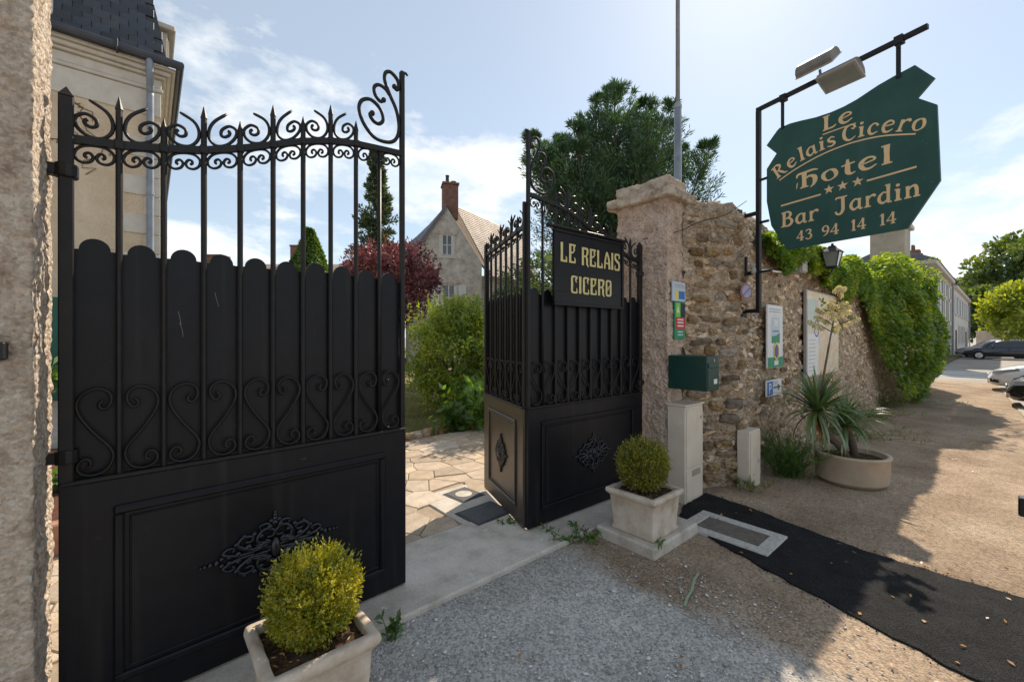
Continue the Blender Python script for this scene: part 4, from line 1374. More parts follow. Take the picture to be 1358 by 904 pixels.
svar = []
for k in range(14):
    bm = bmesh.new()
    for sx in (-1, 1):
        for sy in (-1, 1):
            for sz in (-1, 1):
                bb = [rnd.uniform(0.06, 0.22) for _ in range(3)]
                jj = [rnd.uniform(-0.10, 0.06) for _ in range(3)]
                for ax in range(3):
                    c = [s_ * (0.5 + (0 if i == ax else -bb[i])) + s_ * jj[i] for i, s_ in enumerate((sx, sy, sz))]
                    bm.verts.new(c)
    bmesh.ops.convex_hull(bm, input=bm.verts)
    loose = [v for v in bm.verts if not v.link_faces]
    bmesh.ops.delete(bm, geom=loose, context='VERTS')
    me = bpy.data.meshes.new('stone')
    bm.to_mesh(me)
    bm.free()
    me.materials.append(MT['stone'])
    svar.append(me)

nst = 0
z = 0.04
row = 0
while z < 2.85 and nst < 295:
    h = rnd.uniform(0.075, 0.14)
    u = 0.03 + rnd.uniform(0, 0.1)
    while u < 7.4:
        w = rnd.uniform(0.11, 0.29) * (1 if u < 0.75 else 1.05)
        pier = u + w < 0.85
        dens = 0.86 if pier else (0.62 if z < 0.9 else 0.20) * (1.0 if u < 3.5 else 0.55)
        if rnd.random() < dens and nst < 298:
            p, nm = wall_pt(u + w / 2)
            hh = h * rnd.uniform(0.65, 0.95)
            o = link('stone', svar[rnd.randrange(14)], wall)
            pr = rnd.uniform(0.018, 0.05) if pier else rnd.uniform(0.008, 0.036)
            dep = 0.16
            o.location = (p.x + nm.x * (pr - dep / 2), p.y + nm.y * (pr - dep / 2), z + h / 2 + rnd.uniform(-0.015, 0.015))
            o.rotation_euler = (rnd.uniform(-0.05, 0.05), rnd.uniform(-0.16, 0.16), math.atan2(nm.x, -nm.y) + rnd.uniform(-0.06, 0.06))
            o.scale = (w * 0.92, dep, hh)
            nst += 1
        u += w + rnd.uniform(0.01, 0.035)
    z += h + rnd.uniform(0.012, 0.035)

# small rubble between the big stones, too small to pick apart
rb = MB()
rr_ = random.Random(77)
for k in range(3000):
    u = 0.05 + 13.5 * rr_.random() ** 1.35
    z = rr_.uniform(0.02, 2.9)
    if u < 0.8 and rr_.random() < 0.75:
        continue
    p, nm = wall_pt(u)
    tx, ty = -nm.y, nm.x
    w, h = rr_.uniform(0.035, 0.10) * (1 + 0.04 * u), rr_.uniform(0.014, 0.036) * (1 + 0.03 * u)
    pr = rr_.uniform(0.002, 0.022)
    an = rr_.uniform(-0.22, 0.22)
    ring = []
    for q in range(6):
        a = 2 * math.pi * q / 6 + rr_.uniform(-0.3, 0.3)
        e, f = w * math.cos(a) * rr_.uniform(0.75, 1.1), h * math.sin(a) * rr_.uniform(0.75, 1.1)
        ring.append((e * math.cos(an) - f * math.sin(an), e * math.sin(an) + f * math.cos(an)))
    v = []
    for dd, sc in ((-0.05, 1.05), (pr * 0.6, 1.0), (pr, 0.72)):
        for (e, f) in ring:
            jx = rr_.uniform(-0.004, 0.004)
            v.append((p.x + nm.x * (dd + jx) + tx * e * sc, p.y + nm.y * (dd + jx) + ty * e * sc, z + f * sc))
    fc_ = [tuple(range(12, 18))]
    for b in (0, 6):
        fc_ += [(b + q, b + (q + 1) % 6, b + 6 + (q + 1) % 6, b + 6 + q) for q in range(6)]
    rb.add(v, fc_)
rb.build('rubble', MT['rubble'], wall)['kind'] = 'stuff'

# ---------------------------------------------------------------- fixtures on pillar and wall
t = thing('plaque', 'pale blue plaque with yellow and blue print fixed to the pinkish pillar', 'plaque', (4.11, 2.165, 2.065))
MB().bbox(-0.13, 0.13, -0.008, 0.008, -0.10, 0.10, 0.003).build('plate', MT['paleblue'], t)
MB().box(-0.08, -0.02, -0.0105, -0.0085, -0.075, 0.01).build('yellow_patch', MT['yellow'], t)
MB().box(-0.01, 0.11, -0.0105, -0.0085, -0.075, 0.005).build('blue_patch', MT['blue'], t)
for i in range(2):
    MB().box(-0.09, 0.10, -0.0102, -0.0085, 0.045 + i * 0.02, 0.051 + i * 0.02).build('print_line', MT['grey'], t)
t = thing('plaque', 'tall guide plaque in lime, red and green bands on the pinkish pillar', 'plaque', (4.13, 2.165, 1.77))
MB().bbox(-0.105, 0.105, -0.008, 0.008, -0.19, 0.19, 0.003).build('plate', MT['teal'], t)
MB().box(-0.095, 0.0, -0.0105, -0.0085, 0.035, 0.18).build('lime_patch', MT['lime'], t)
MB().box(0.004, 0.098, -0.0105, -0.0085, 0.035, 0.18).build('dark_patch', MT['navy'], t)
MB().box(-0.098, 0.098, -0.0105, -0.0085, -0.085, 0.03).build('red_patch', MT['red'], t)
for i, (a, b) in enumerate([(0.002, 0.016), (-0.028, -0.014), (-0.062, -0.048)]):
    MB().box(-0.06, 0.06, -0.012, -0.0107, a, b).build('print_line', MT['white'], t)
for i in range(2):
    MB().box(-0.05, 0.05, -0.0105, -0.0085, -0.12 - 0.03 * i, -0.11 - 0.03 * i).build('print_line', MT['white'], t)
MB().prism([(-0.075, 0.08), (-0.02, 0.08), (-0.0475, 0.15)], -0.012, -0.0107).build('emblem', MT['white'], t)

t = thing('letterbox', 'dark green metal letterbox mounted beside the pillar', 'letterbox', (4.075, 2.0, 1.255))
MB().bbox(-0.125, 0.125, -0.20, 0.19, -0.165, 0.165, 0.006).build('body', MT['greenmetal'], t)
MB().bbox(-0.11, 0.11, -0.212, -0.2005, 0.055, 0.10, 0.004).build('flap', MT['greenmetal'], t)
MB().bbox(-0.115, 0.115, -0.206, -0.2005, -0.15, 0.04, 0.003).build('door', MT['greenmetal'], t)
MB().box(0.0, 0.07, -0.2085, -0.2065, -0.10, -0.055).build('name_card', MT['white'], t)
MB().box(0.0, 0.02, -0.2085, -0.2005, 0.11, 0.14).build('lock', MT['chrome'], t)

t = thing('utility_cabinet', 'tall beige utility cabinet standing against the pillar', 'cabinet', (4.09, 2.08, 0))
MB().bbox(-0.18, 0.18, -0.09, 0.10, -0.02, 0.93, 0.008).build('body', MT['beigebox'], t)
MB().bbox(-0.165, 0.165, -0.098, -0.0905, 0.33, 0.90, 0.004).build('door', MT['beigebox'], t)
MB().bbox(-0.165, 0.165, -0.098, -0.0905, 0.02, 0.315, 0.004).build('lower_door', MT['beigebox'], t)
MB().bbox(-0.06, 0.10, -0.104, -0.0985, 0.24, 0.30, 0.003).build('recess', flat('beige_dark', (0.36, 0.30, 0.24)), t)
MB().lathe([(0.014, 0), (0.014, 0.006)], 10).mapx(lambda p: (p[0] + 0.12, -0.098 - p[2], p[1] + 0.8)).build('lock', MT['grey'], t)
MB().bbox(-0.19, 0.19, -0.10, 0.11, 0.925, 0.945, 0.006).build('lid', MT['beigebox'], t)

t = thing('utility_cabinet', 'narrow beige meter box standing low against the rubble wall', 'cabinet', (4.95, 1.80, 0))
MB().bbox(-0.15, 0.15, -0.06, 0.07, -0.02, 0.60, 0.008).build('body', MT['beigebox'], t)
MB().bbox(-0.135, 0.135, -0.067, -0.0605, 0.06, 0.575, 0.004).build('door', MT['beigebox'], t)
MB().box(0.06, 0.085, -0.0695, -0.0675, 0.24, 0.28).build('lock', MT['grey'], t)

# signs on the wall
t = thing('no_parking_sign', 'small round no parking disc tilted on the rubble wall', 'sign', (4.86, 1.80, 2.09))
t.rotation_euler = (R(0), R(6), R(-18))
for nm, r_, y_, mm in (('disc', 0.085, 0.0, MT['fadedred']), ('blue_field', 0.068, -0.006, MT['fadedblue'])):
    MB().lathe([(r_, 0), (r_, 0.006)], 24).mapx(lambda p: (p[0], y_ - p[2], p[1])).build(nm, mm, t)
MB().box(-0.063, 0.063, -0.0145, -0.0125, -0.008, 0.008).mapx(lambda p: ((p[0] - p[2]) * 0.707, p[1], (p[0] + p[2]) * 0.707)).build('red_bar', MT['fadedred'], t)

t = thing('tall_sign', 'tall white notice panel with green foot and purple sticker on the wall', 'sign', (5.74, 1.80, 1.61))
MB().bbox(-0.26, 0.26, -0.008, 0.012, -0.375, 0.375, 0.003).build('panel', MT['white'], t)
MB().box(-0.255, 0.255, -0.0105, -0.0085, -0.37, -0.25).build('green_foot', MT['teal'], t)
MB().box(-0.13, 0.14, -0.0105, -0.0085, -0.08, 0.23).build('picture', MT['paleblue'], t)
MB().prism([(-0.13, -0.08), (0.14, -0.08), (0.14, 0.045), (0.02, 0.01), (-0.13, 0.0)], -0.0125, -0.0107).build('green_hill', MT['teal'], t)
MB().box(-0.10, 0.12, -0.0127, -0.0107, 0.055, 0.07).build('print_line', MT['blue'], t)
MB().box(-0.06, 0.07, -0.0127, -0.0107, 0.12, 0.20).build('tower_print', MT['white'], t)
hexo = [(0.0, 0.115), (0.085, 0.06), (0.085, -0.06), (0, -0.115), (-0.085, -0.06), (-0.085, 0.06)]
MB().prism([(a + 0.02, b - 0.18) for a, b in hexo], -0.0145, -0.013).build('sticker_border', MT['yellow'], t)
MB().prism([(a * 0.75 + 0.02, b * 0.75 - 0.18) for a, b in hexo], -0.0165, -0.0148).build('sticker', MT['purple'], t)
MB().box(-0.05, 0.09, -0.0127, -0.0107, -0.345, -0.29).build('print_block', MT['white'], t)
for i in range(2):
    MB().box(-0.21, 0.17, -0.0105, -0.0085, 0.29 + i * 0.03, 0.298 + i * 0.03).build('print_line', MT['grey'], t)

# letter P by the built in font
tcv = bpy.data.curves.new('p_letter', 'FONT')
tcv.body = 'P'
tcv.size = 0.17
tcv.extrude = 0.0008
tcv.offset = 0.004
tob = bpy.data.objects.new('tmp', tcv)
COL.objects.link(tob)
bpy.context.view_layer.update()
pme = bpy.data.meshes.new_from_object(tob.evaluated_get(bpy.context.evaluated_depsgraph_get()))
bpy.data.objects.remove(tob)
pme.materials.clear()
pme.materials.append(MT['white'])
t = thing('parking_sign', 'small white and blue parking arrow sign low on the wall', 'sign', (5.71, 1.80, 0.995))
MB().bbox(-0.25, 0.25, -0.006, 0.012, -0.095, 0.095, 0.003).build('panel', MT['white'], t)
MB().box(-0.235, -0.055, -0.0085, -0.0065, -0.08, 0.08).build('blue_field', MT['blue'], t)
o = link('letter', pme, t, (-0.195, -0.0098, -0.06))
o.rotation_euler = (R(90), 0, 0)
MB().prism([(-0.03, -0.01), (0.12, -0.01), (0.12, -0.04), (0.21, 0.0), (0.12, 0.04), (0.12, 0.01), (-0.03, 0.01)], -0.0085, -0.0065).build('arrow', MT['darkprint'], t)
for i in range(2):
    MB().box(-0.03, 0.10, -0.0085, -0.0065, 0.045 + 0.02 * i, 0.052 + 0.02 * i).build('print_line', MT['grey'], t)

t = thing('map_board', 'large town map board on the wall behind the flowering yucca', 'map board', (7.92, 1.815, 1.65))
MB().bbox(-0.89, 0.89, -0.01, 0.03, -0.63, 0.63, 0.005).build('frame', MT['grey'], t)
MB().box(-0.87, 0.87, -0.0135, -0.0105, -0.61, 0.61).build('map_sheet', MT['map'], t)
MB().box(-0.86, -0.33, -0.0155, -0.0138, -0.60, 0.0).build('legend_panel', MT['white'], t)
MB().box(-0.86, -0.4, -0.0155, -0.0138, 0.05, 0.5).build('upper_panel', flat('pale_green_print', (0.55, 0.62, 0.58)), t)
for i in range(9):
    MB().box(-0.80, -0.42 - 0.08 * rnd.random(), -0.0172, -0.0157, -0.54 + i * 0.055, -0.525 + i * 0.055).build('print_line', flat('faint_print', (0.5, 0.5, 0.5)), t)
m = MB()
for k in range(24):
    a0, a1 = 2 * math.pi * k / 24, 2 * math.pi * (k + 1) / 24
    m.add([(-0.42 + 0.13 * math.cos(a0), -0.0162, 0.08 + 0.13 * math.sin(a0)), (-0.42 + 0.13 * math.cos(a1), -0.0162, 0.08 + 0.13 * math.sin(a1)), (-0.42 + 0.10 * math.cos(a1), -0.0162, 0.08 + 0.10 * math.sin(a1)), (-0.42 + 0.10 * math.cos(a0), -0.0162, 0.08 + 0.10 * math.sin(a0))], [(0, 1, 2, 3)])
m.build('round_mark', MT['blue'], t, fix=False)
m = MB()
for k in range(9):
    pts = [(rnd.uniform(-0.25, 0.8), rnd.uniform(-0.55, 0.55))]
    for j in range(4):
        pts.append((pts[-1][0] + rnd.uniform(-0.22, 0.22), pts[-1][1] + rnd.uniform(-0.2, 0.2)))
    pts = [(max(-0.28, min(0.84, a)), max(-0.58, min(0.58, b))) for a, b in pts]
    ribbon(m, pts, 0.018, lambda u, v, d, k=k: (u, -0.0140 - 0.0002 * k + d, v), -0.0002)
m.build('street_print', MT['white'], t, fix=False)

t = thing('junction_box', 'grey junction box with white cable high on the wall', 'junction box', (6.55, 1.78, 2.56))
MB().bbox(-0.12, 0.12, -0.07, 0.10, -0.11, 0.11, 0.01).build('case', MT['grey'], t)
MB().bbox(-0.11, 0.11, -0.082, -0.0705, -0.10, 0.10, 0.006).build('lid', MT['grey'], t)
cab = [(5.0, 1.79, 2.30), (5.3, 1.76, 2.36), (5.7, 1.75, 2.38), (6.1, 1.75, 2.42), (6.45, 1.76, 2.50)]
m = MB().tube([(a - 6.55, b - 1.78, c - 2.56) for a, b, c in crm(cab, 5)], 0.012, 6)
m.build('cable', MT['white'], t, True)

t = thing('cable_lamp', 'small bulb shaped sensor on the wall beside the sign bracket', 'sensor', (4.97, 1.83, 2.32))
MB().ball((0, -0.07, 0), (0.03, 0.03, 0.045), 10, 6).tube([(0, 0.02, 0.12), (0, -0.03, 0.1), (0, -0.06, 0.04)], 0.008, 6).build('body', MT['grey'], t, True)
MB().bbox(-0.015, 0.015, -0.005, 0.02, -0.05, 0.16, 0.003).build('backplate', MT['iron'], t)

# iron wall lantern
t = thing('wall_lantern', 'black iron wall lantern under the hotel sign among vine leaves', 'lantern', (7.27, 1.56, 2.55))
t.scale = (0.76, 0.76, 0.80)


def frus(z0, r0, z1, r1):
    return [(-r0, -r0, z0), (r0, -r0, z0), (r0, r0, z0), (-r0, r0, z0), (-r1, -r1, z1), (r1, -r1, z1), (r1, r1, z1), (-r1, r1, z1)]


BF = [(0, 1, 5, 4), (1, 2, 6, 5), (2, 3, 7, 6), (3, 0, 4, 7), (3, 2, 1, 0), (4, 5, 6, 7)]
MB().add(frus(0.05, 0.075, 0.30, 0.125), BF).build('glass', MT['lampglass'], t)
for sx in (-1, 1):
    for sy in (-1, 1):
        MB().tube([(sx * 0.078, sy * 0.078, 0.045), (sx * 0.130, sy * 0.130, 0.305)], 0.008, 4).build('corner_bar', MT['iron'], t)
MB().add(frus(0.30, 0.155, 0.38, 0.06), BF).add(frus(0.381, 0.06, 0.41, 0.045), BF).ball((0, 0, 0.435), 0.025, 8, 5).build('roof', MT['iron'], t)
MB().add(frus(0.02, 0.085, 0.05, 0.085), BF).build('base', MT['iron'], t)
MB().tube(crm([(0, 0, 0.02), (0, 0.02, -0.05), (0, 0.12, -0.10), (0, 0.24, -0.06), (0, 0.33, -0.03)], 5), 0.011, 6).build('bracket', MT['iron'], t, True)

# thin wire between pillar and bracket
wire = MB().tube(crm([(3.90, 2.44, 2.62), (4.1, 2.16, 2.68), (4.35, 2.07, 2.80), (4.65, 1.93, 2.90), (4.93, 1.82, 3.08)], 6), 0.004, 5).build('wire', MT['trim'], smooth=True)
tag(wire, 'thin dark wire running from gate hinge across the pier to bracket', 'wire')

# galvanised mast behind the pillar
t = thing('mast', 'tall grey galvanised mast rising behind the gate pillar', 'mast', (*cw(2.12, 5.4), 0))
MB().tube([(0, 0, -0.05), (0, 0, 4.55)], [0.060, 0.046], 12).build('lower_tube', MT['galv'], t, True)
MB().tube([(0, 0, 4.53), (0, 0, 12)], [0.027, 0.022], 12).build('upper_tube', MT['galv'], t, True)
MB().lathe([(0.049, 4.52), (0.049, 4.56), (0.030, 4.60)], 12).build('collar', MT['galv'], t)

# ---------------------------------------------------------------- planters and boxwood


def unit(n_, g=nr):
    v = g.normal(size=(n_, 3))
    return v / np.linalg.norm(v, axis=1)[:, None]


def leaf_arrays(P, D, L, W, N=None, fold=0.12):
    n_ = len(P)
    D = D / (np.linalg.norm(D, axis=1)[:, None] + 1e-9)
    if N is None:
        N = unit(n_)
    S = np.cross(D, N)
    S /= (np.linalg.norm(S, axis=1)[:, None] + 1e-9)
    N2 = np.cross(S, D)
    L = np.broadcast_to(L, (n_,))[:, None]
    W = np.broadcast_to(W, (n_,))[:, None]
    mid = P + D * L * 0.5
    a = mid + S * W / 2 + N2 * W * fold
    b = P + D * L
    c = mid - S * W / 2 + N2 * W * fold
    V_ = np.stack([P, a, b, c], 1).reshape(-1, 3)
    Q_ = np.arange(n_ * 4).reshape(n_, 4)
    return V_, Q_


def boxwood(loc, r, n_, mat, label):
    t_ = thing('boxwood_ball', label, 'shrub', loc)
    d = unit(n_)
    lump = np.array([1 + 0.16 * noise.noise(Vector((a[0] * 2.6 + loc[0], a[1] * 2.6, a[2] * 2.6))) + 0.10 * noise.noise(Vector((a[0] * 8, a[1] * 8 + loc[0], a[2] * 8))) for a in d])
    rad = r * lump * (nr.uniform(0.62, 1.0, n_) ** 0.55)
    nv = np.array([noise.noise(Vector((a[0] * 5.5 + 3 * loc[0], a[1] * 5.5, a[2] * 5.5))) for a in d])
    rad = np.where((nv < -0.16) & (nr.random(n_) < 0.8), rad * nr.uniform(0.72, 0.88, n_), rad)
    P = d * rad[:, None]
    P[:, 2] = np.maximum(P[:, 2], -r * 0.8)
    D = d * 0.9 + unit(n_) * 0.75 + np.array([0, 0, 0.35])
    V_, Q_ = leaf_arrays(P, D, nr.uniform(0.013, 0.021, n_), nr.uniform(0.007, 0.011, n_), N=d + unit(n_) * 0.6)
    # upright tufts on the skin
    k = n_ // 40
    td = unit(k)
    td[:, 2] = np.abs(td[:, 2]) * 1.0
    tp = td * r * 0.97
    tq = np.repeat(tp, 9, 0)
    up = np.repeat(td * 0.6 + np.array([0, 0, 0.7]) + unit(k) * 0.25, 9, 0)
    hgt = np.tile(np.linspace(0, 1, 9), k)
    tq = tq + up * (hgt * np.repeat(nr.uniform(0.015, 0.055, k), 9))[:, None]
    V2, Q2 = leaf_arrays(tq, up * 0.8 + unit(len(tq)) * 0.8, 0.015, 0.008)
    V_ = np.concatenate([V_, V2])
    Q_ = np.concatenate([Q_, Q2 + n_ * 4])
    link('foliage', arr_mesh('foliage', V_, Q_, mat), t_)
    m_ = MB()
    for i in range(7):
        a = 2 * math.pi * i / 7
        m_.tube([(0.01 * math.cos(a), 0.01 * math.sin(a), -r * 1.0), (0.05 * math.cos(a), 0.05 * math.sin(a), -r * 0.5), (r * 0.6 * math.cos(a), r * 0.6 * math.sin(a), r * 0.2)], [0.009, 0.007, 0.003], 5)
    m_.build('stems', MT['bark'], t_)['kind'] = 'stuff'
    return t_


def planter(loc, s, h, label):
    t_ = thing('stone_planter', label, 'planter', loc)
    b = s / 2
    nseg = 1
    prof = [(b * 0.84, 0.0), (b * 0.86, 0.02), (b * 0.80, 0.035), (b * 0.86, h * 0.62), (b * 0.88, h * 0.80), (b * 0.93, h * 0.84), (b * 1.0, h * 0.885), (b * 1.015, h * 0.93), (b * 0.995, h * 0.985), (b * 0.95, h), (b * 0.84, h), (b * 0.81, h * 0.98), (b * 0.80, h * 0.8)]
    m_ = MB()
    npt = 4 * 8
    ring = []
    rr = 0.06
    for c in range(4):
        ac = R(45 + 90 * c)
        cx_, cy_ = (1 if c in (0, 3) else -1), (1 if c in (0, 1) else -1)
        for k in range(5):
            a = R(90 * c + 22.5 * k)
            ring.append((cx_ * (1 - rr) + rr * math.cos(a), cy_ * (1 - rr) + rr * math.sin(a)))
    # add points along sides for roughness
    full = []
    for i in range(len(ring)):
        p, q = ring[i], ring[(i + 1) % len(ring)]
        L_ = math.hypot(q[0] - p[0], q[1] - p[1])
        k = 10 if L_ > 0.5 else 1
        for j in range(k):
            full.append((p[0] + (q[0] - p[0]) * j / k, p[1] + (q[1] - p[1]) * j / k))
    n_ = len(full)
    for (w, z_) in prof:
        for (a, c) in full:
            e = 0.0035 * noise.noise(Vector((a * w * 30 + loc[0], c * w * 30, z_ * 30)))
            m_.v.append((a * (w + e), c * (w + e), z_ + e))
    for i in range(len(prof) - 1):
        for k in range(n_):
            m_.f.append((i * n_ + k, i * n_ + (k + 1) % n_, (i + 1) * n_ + (k + 1) % n_, (i + 1) * n_ + k))
    m_.f.append(tuple(range(n_ - 1, -1, -1)))
    m_.build('tub', MT['planter'], t_, True, False)
    m_ = MB()
    g = 14
    for i in range(g + 1):
        for j in range(g + 1):
            x, y = (i / g - 0.5) * s * 0.81, (j / g - 0.5) * s * 0.81
            m_.v.append((x, y, h * 0.9 + 0.018 * noise.noise(Vector((x * 30 + loc[0], y * 30, 1))) + 0.01 * noise.noise(Vector((x * 80, y * 80, 1)))))
    for i in range(g):
        for j in range(g):
            a = i * (g + 1) + j
            m_.f.append((a, a + g + 1, a + g + 2, a + 1))
    m_.build('soil', MT['soil'], t_, True, False)
    # dry litter on the soil
    k = 130
    P = np.stack([nr.uniform(-0.36, 0.36, k) * s, nr.uniform(-0.36, 0.36, k) * s, nr.uniform(0.9, 0.97, k) * h], 1)
    D = unit(k)
    D[:, 2] *= 0.5
    V_, Q_ = leaf_arrays(P, D, 0.025, 0.006)
    link('litter', arr_mesh('litter', V_, Q_, MT['deadleaf']), t_)['kind'] = 'stuff'
    return t_


planter((0.525, 1.915, 0.0), 0.43, 0.36, 'stone planter with boxwood standing in front of the closed gate leaf')
boxwood((0.545, 1.95, 0.468), 0.182, 15000, MT['box'], 'bright yellow green boxwood ball in front of the closed gate leaf')
sl = MB().bbox(2.75, 3.42, 1.63, 2.16, -0.02, 0.08, 0.015).build('plinth_slab', MT['concrete'])
tag(sl, 'thin concrete slab under the stone planter by the utility cabinet', 'slab')
planter((3.0, 1.865, 0.08), 0.44, 0.325, 'stone planter with boxwood on a concrete slab by the pillar')
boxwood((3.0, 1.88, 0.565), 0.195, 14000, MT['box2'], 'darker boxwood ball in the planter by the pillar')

# ---------------------------------------------------------------- yucca in its round trough
t = thing('round_planter', 'low round beige concrete planter standing on the pavement', 'planter', (5.92, 1.10, 0))
MB().lathe([(0.27, 0.0), (0.275, 0.025), (0.315, 0.03), (0.325, 0.05), (0.335, 0.30), (0.345, 0.305), (0.345, 0.325), (0.315, 0.328), (0.30, 0.32), (0.295, 0.26)], 40).build('tub', pmat('beige_concrete', [(0.42, 0.33, 0.24), (0.54, 0.44, 0.33)], 4, 0.85, 0.3, 60, 0.004), t, True)
MB().lathe([(0.30, 0.25), (0.30, 0.27), (0.02, 0.285)], 20).build('soil', MT['soil'], t)


def yucca(label, loc, n_, L, trunk, seed, droop=0.9):
    g = random.Random(seed)
    t_ = thing('yucca', label, 'yucca', loc)
    for i in range(n_):
        az = g.uniform(0, 2 * math.pi)
        el = R(85) * (1 - (i / n_)) ** 0.8 + R(g.uniform(-60, 25)) * (i / n_)
        ll = L * g.uniform(0.75, 1.05)
        w = g.uniform(0.028, 0.042)
        pts = []
        p = Vector((0.02 * math.cos(az), 0.02 * math.sin(az), 0))
        e = el
        for k in range(8):
            pts.append(p.copy())
            p = p + Vector((math.cos(az) * math.cos(e), math.sin(az) * math.cos(e), math.sin(e))) * ll / 7
            e -= droop * (0.10 + 0.10 * (i / n_)) * (0.4 + k * 0.25)
        s_ = Vector((-math.sin(az), math.cos(az), 0))
        m_ = MB()
        ws = [0.7, 0.9, 1.0, 0.95, 0.8, 0.6, 0.35, 0.05]
        for p_, q in zip(pts, ws):
            m_.v += [tuple(p_ - s_ * w * q / 2 + Vector((0, 0, 0.15 * w * q))), tuple(p_), tuple(p_ + s_ * w * q / 2 + Vector((0, 0, 0.15 * w * q)))]
        for k in range(7):
            a = k * 3
            m_.f += [(a, a + 1, a + 4, a + 3), (a + 1, a + 2, a + 5, a + 4)]
        m_.build('leaf', MT['yucca'], t_, True, False)
    if trunk:
        tr = MB().tube(crm([tuple(Vector(q) - Vector(loc)) for q in trunk], 5), 0.038, 8).build('trunk', MT['bark'], t_, True)
    return t_


y1 = yucca('taller flowering yucca with spiky rosette in the round planter', (5.52, 1.32, 0.80), 120, 0.52, [(5.86, 1.12, 0.25), (5.76, 1.17, 0.40), (5.62, 1.26, 0.55), (5.52, 1.32, 0.82)], 4)
yucca('lower leaning yucca rosette over the rim of the round planter', (5.95, 1.16, 0.60), 85, 0.48, [(5.98, 1.08, 0.25), (5.98, 1.1, 0.4), (5.95, 1.16, 0.62)], 9, 1.2)
# dead skirt leaves
for k in range(9):
    x, y = rnd.uniform(-0.04, 0.04), rnd.uniform(-0.04, 0.04)
    m = MB()
    w = rnd.uniform(0.02, 0.035)
    z1 = -rnd.uniform(0.3, 0.42)
    dx = rnd.uniform(-0.05, 0.05)
    m.add([(x - w, y, 0), (x + w, y, 0), (x + w * 0.7 + dx, y - 0.03, z1 * 0.6), (x - w * 0.7 + dx, y - 0.03, z1 * 0.6), (x + dx, y - 0.03, z1)], [(0, 1, 2, 3), (3, 2, 4)])
    m.build('dead_leaf', MT['deadleaf'], y1, fix=False)
# flower stalk
st = [(0, 0, 0), (0.05, -0.05, 0.40), (0.10, -0.09, 0.75), (0.16, -0.13, 1.10), (0.20, -0.16, 1.30)]
MB().tube(crm(st, 5), [0.011] * 10 + [0.008] * 11, 6).build('flower_stalk', MT['twig'], y1, True)
fm, side = [], MB()
sp = crm(st, 10)
for k in range(12):
    p = sp[22 + k] if 22 + k < len(sp) else sp[-1]
    f = k / 11
    az = k * 2.4
    Ls = 0.26 * (1 - 0.75 * f)
    q = (p[0] + math.cos(az) * Ls, p[1] + math.sin(az) * Ls, p[2] + Ls * 0.5)
    side.tube([tuple(p), ((p[0] + q[0]) / 2, (p[1] + q[1]) / 2, (p[2] + q[2]) / 2 + 0.01), q], [0.006, 0.005, 0.003], 5)
    for j in range(6):
        fr = 0.35 + 0.65 * j / 5
        fm.append((p[0] + (q[0] - p[0]) * fr + rnd.uniform(-0.025, 0.025), p[1] + (q[1] - p[1]) * fr + rnd.uniform(-0.025, 0.025), p[2] + (q[2] - p[2]) * fr - 0.02))
side.build('flower_branches', MT['twig'], y1)
bell = MB()
for k in range(6):
    a0 = 2 * math.pi * k / 6
    a1 = a0 + 1.0
    am = a0 + 0.5
    bell.add([(0, 0, 0.03), (0.022 * math.cos(a0), 0.022 * math.sin(a0), 0.012), (0.027 * math.cos(am), 0.027 * math.sin(am), -0.012), (0.022 * math.cos(a1), 0.022 * math.sin(a1), 0.012)], [(0, 1, 2, 3)])
    bell.add([(0.022 * math.cos(a0), 0.022 * math.sin(a0), 0.012), (0.016 * math.cos(am), 0.016 * math.sin(am), -0.028), (0.022 * math.cos(a1), 0.022 * math.sin(a1), 0.012)], [(0, 1, 2)])
bme = bell.mesh('blossom', MT['flower'])
for p in fm + [tuple(sp[-1] + np.array([rnd.uniform(-0.04, 0.04), rnd.uniform(-0.04, 0.04), rnd.uniform(-0.06, 0.06)])) for _ in range(12)]:
    o = link('blossom', bme, y1, p)
    s_ = rnd.uniform(0.9, 1.3)
    o.scale = (s_, s_, s_)
    o.rotation_euler = (rnd.uniform(-0.7, 0.7), rnd.uniform(-0.7, 0.7), rnd.uniform(0, 6))

# ---------------------------------------------------------------- weeds and wall-foot plants


def tuft(name, label, cat, loc, r, h, n_, L, W, mat, up=0.7, par=None):
    t_ = thing(name, label, cat, loc)
    ns = max(5, n_ // 18)
    base_ = np.stack([nr.normal(0, r * 0.35, ns), nr.normal(0, r * 0.35, ns), np.zeros(ns)], 1)
    dirs = np.stack([nr.normal(0, 1, ns) * r, nr.normal(0, 1, ns) * r, nr.uniform(0.5, 1.0, ns) * h], 1)
    m_ = MB()
    for b_, d_ in zip(base_, dirs):
        m_.tube([tuple(b_ + np.array([0, 0, -0.02])), tuple(b_ + d_ * 0.5 + np.array([0, 0, 0.04 * h])), tuple(b_ + d_)], [0.004, 0.003, 0.0015], 4)
    m_.build('stems', mat, t_)['kind'] = 'stuff'
    idx = nr.integers(0, ns, n_)
    f = nr.uniform(0.15, 1.05, n_)[:, None]
    P = base_[idx] + dirs[idx] * f
    D = unit(n_) + np.array([0, 0, up]) + dirs[idx] * 0.5
    V_, Q_ = leaf_arrays(P, D, nr.uniform(0.7, 1.2, n_) * L, nr.uniform(0.7, 1.2, n_) * W)
    V_[:, 2] = np.maximum(V_[:, 2], 0.002)
    link('foliage', arr_mesh('foliage', V_, Q_, mat), t_)
    return t_


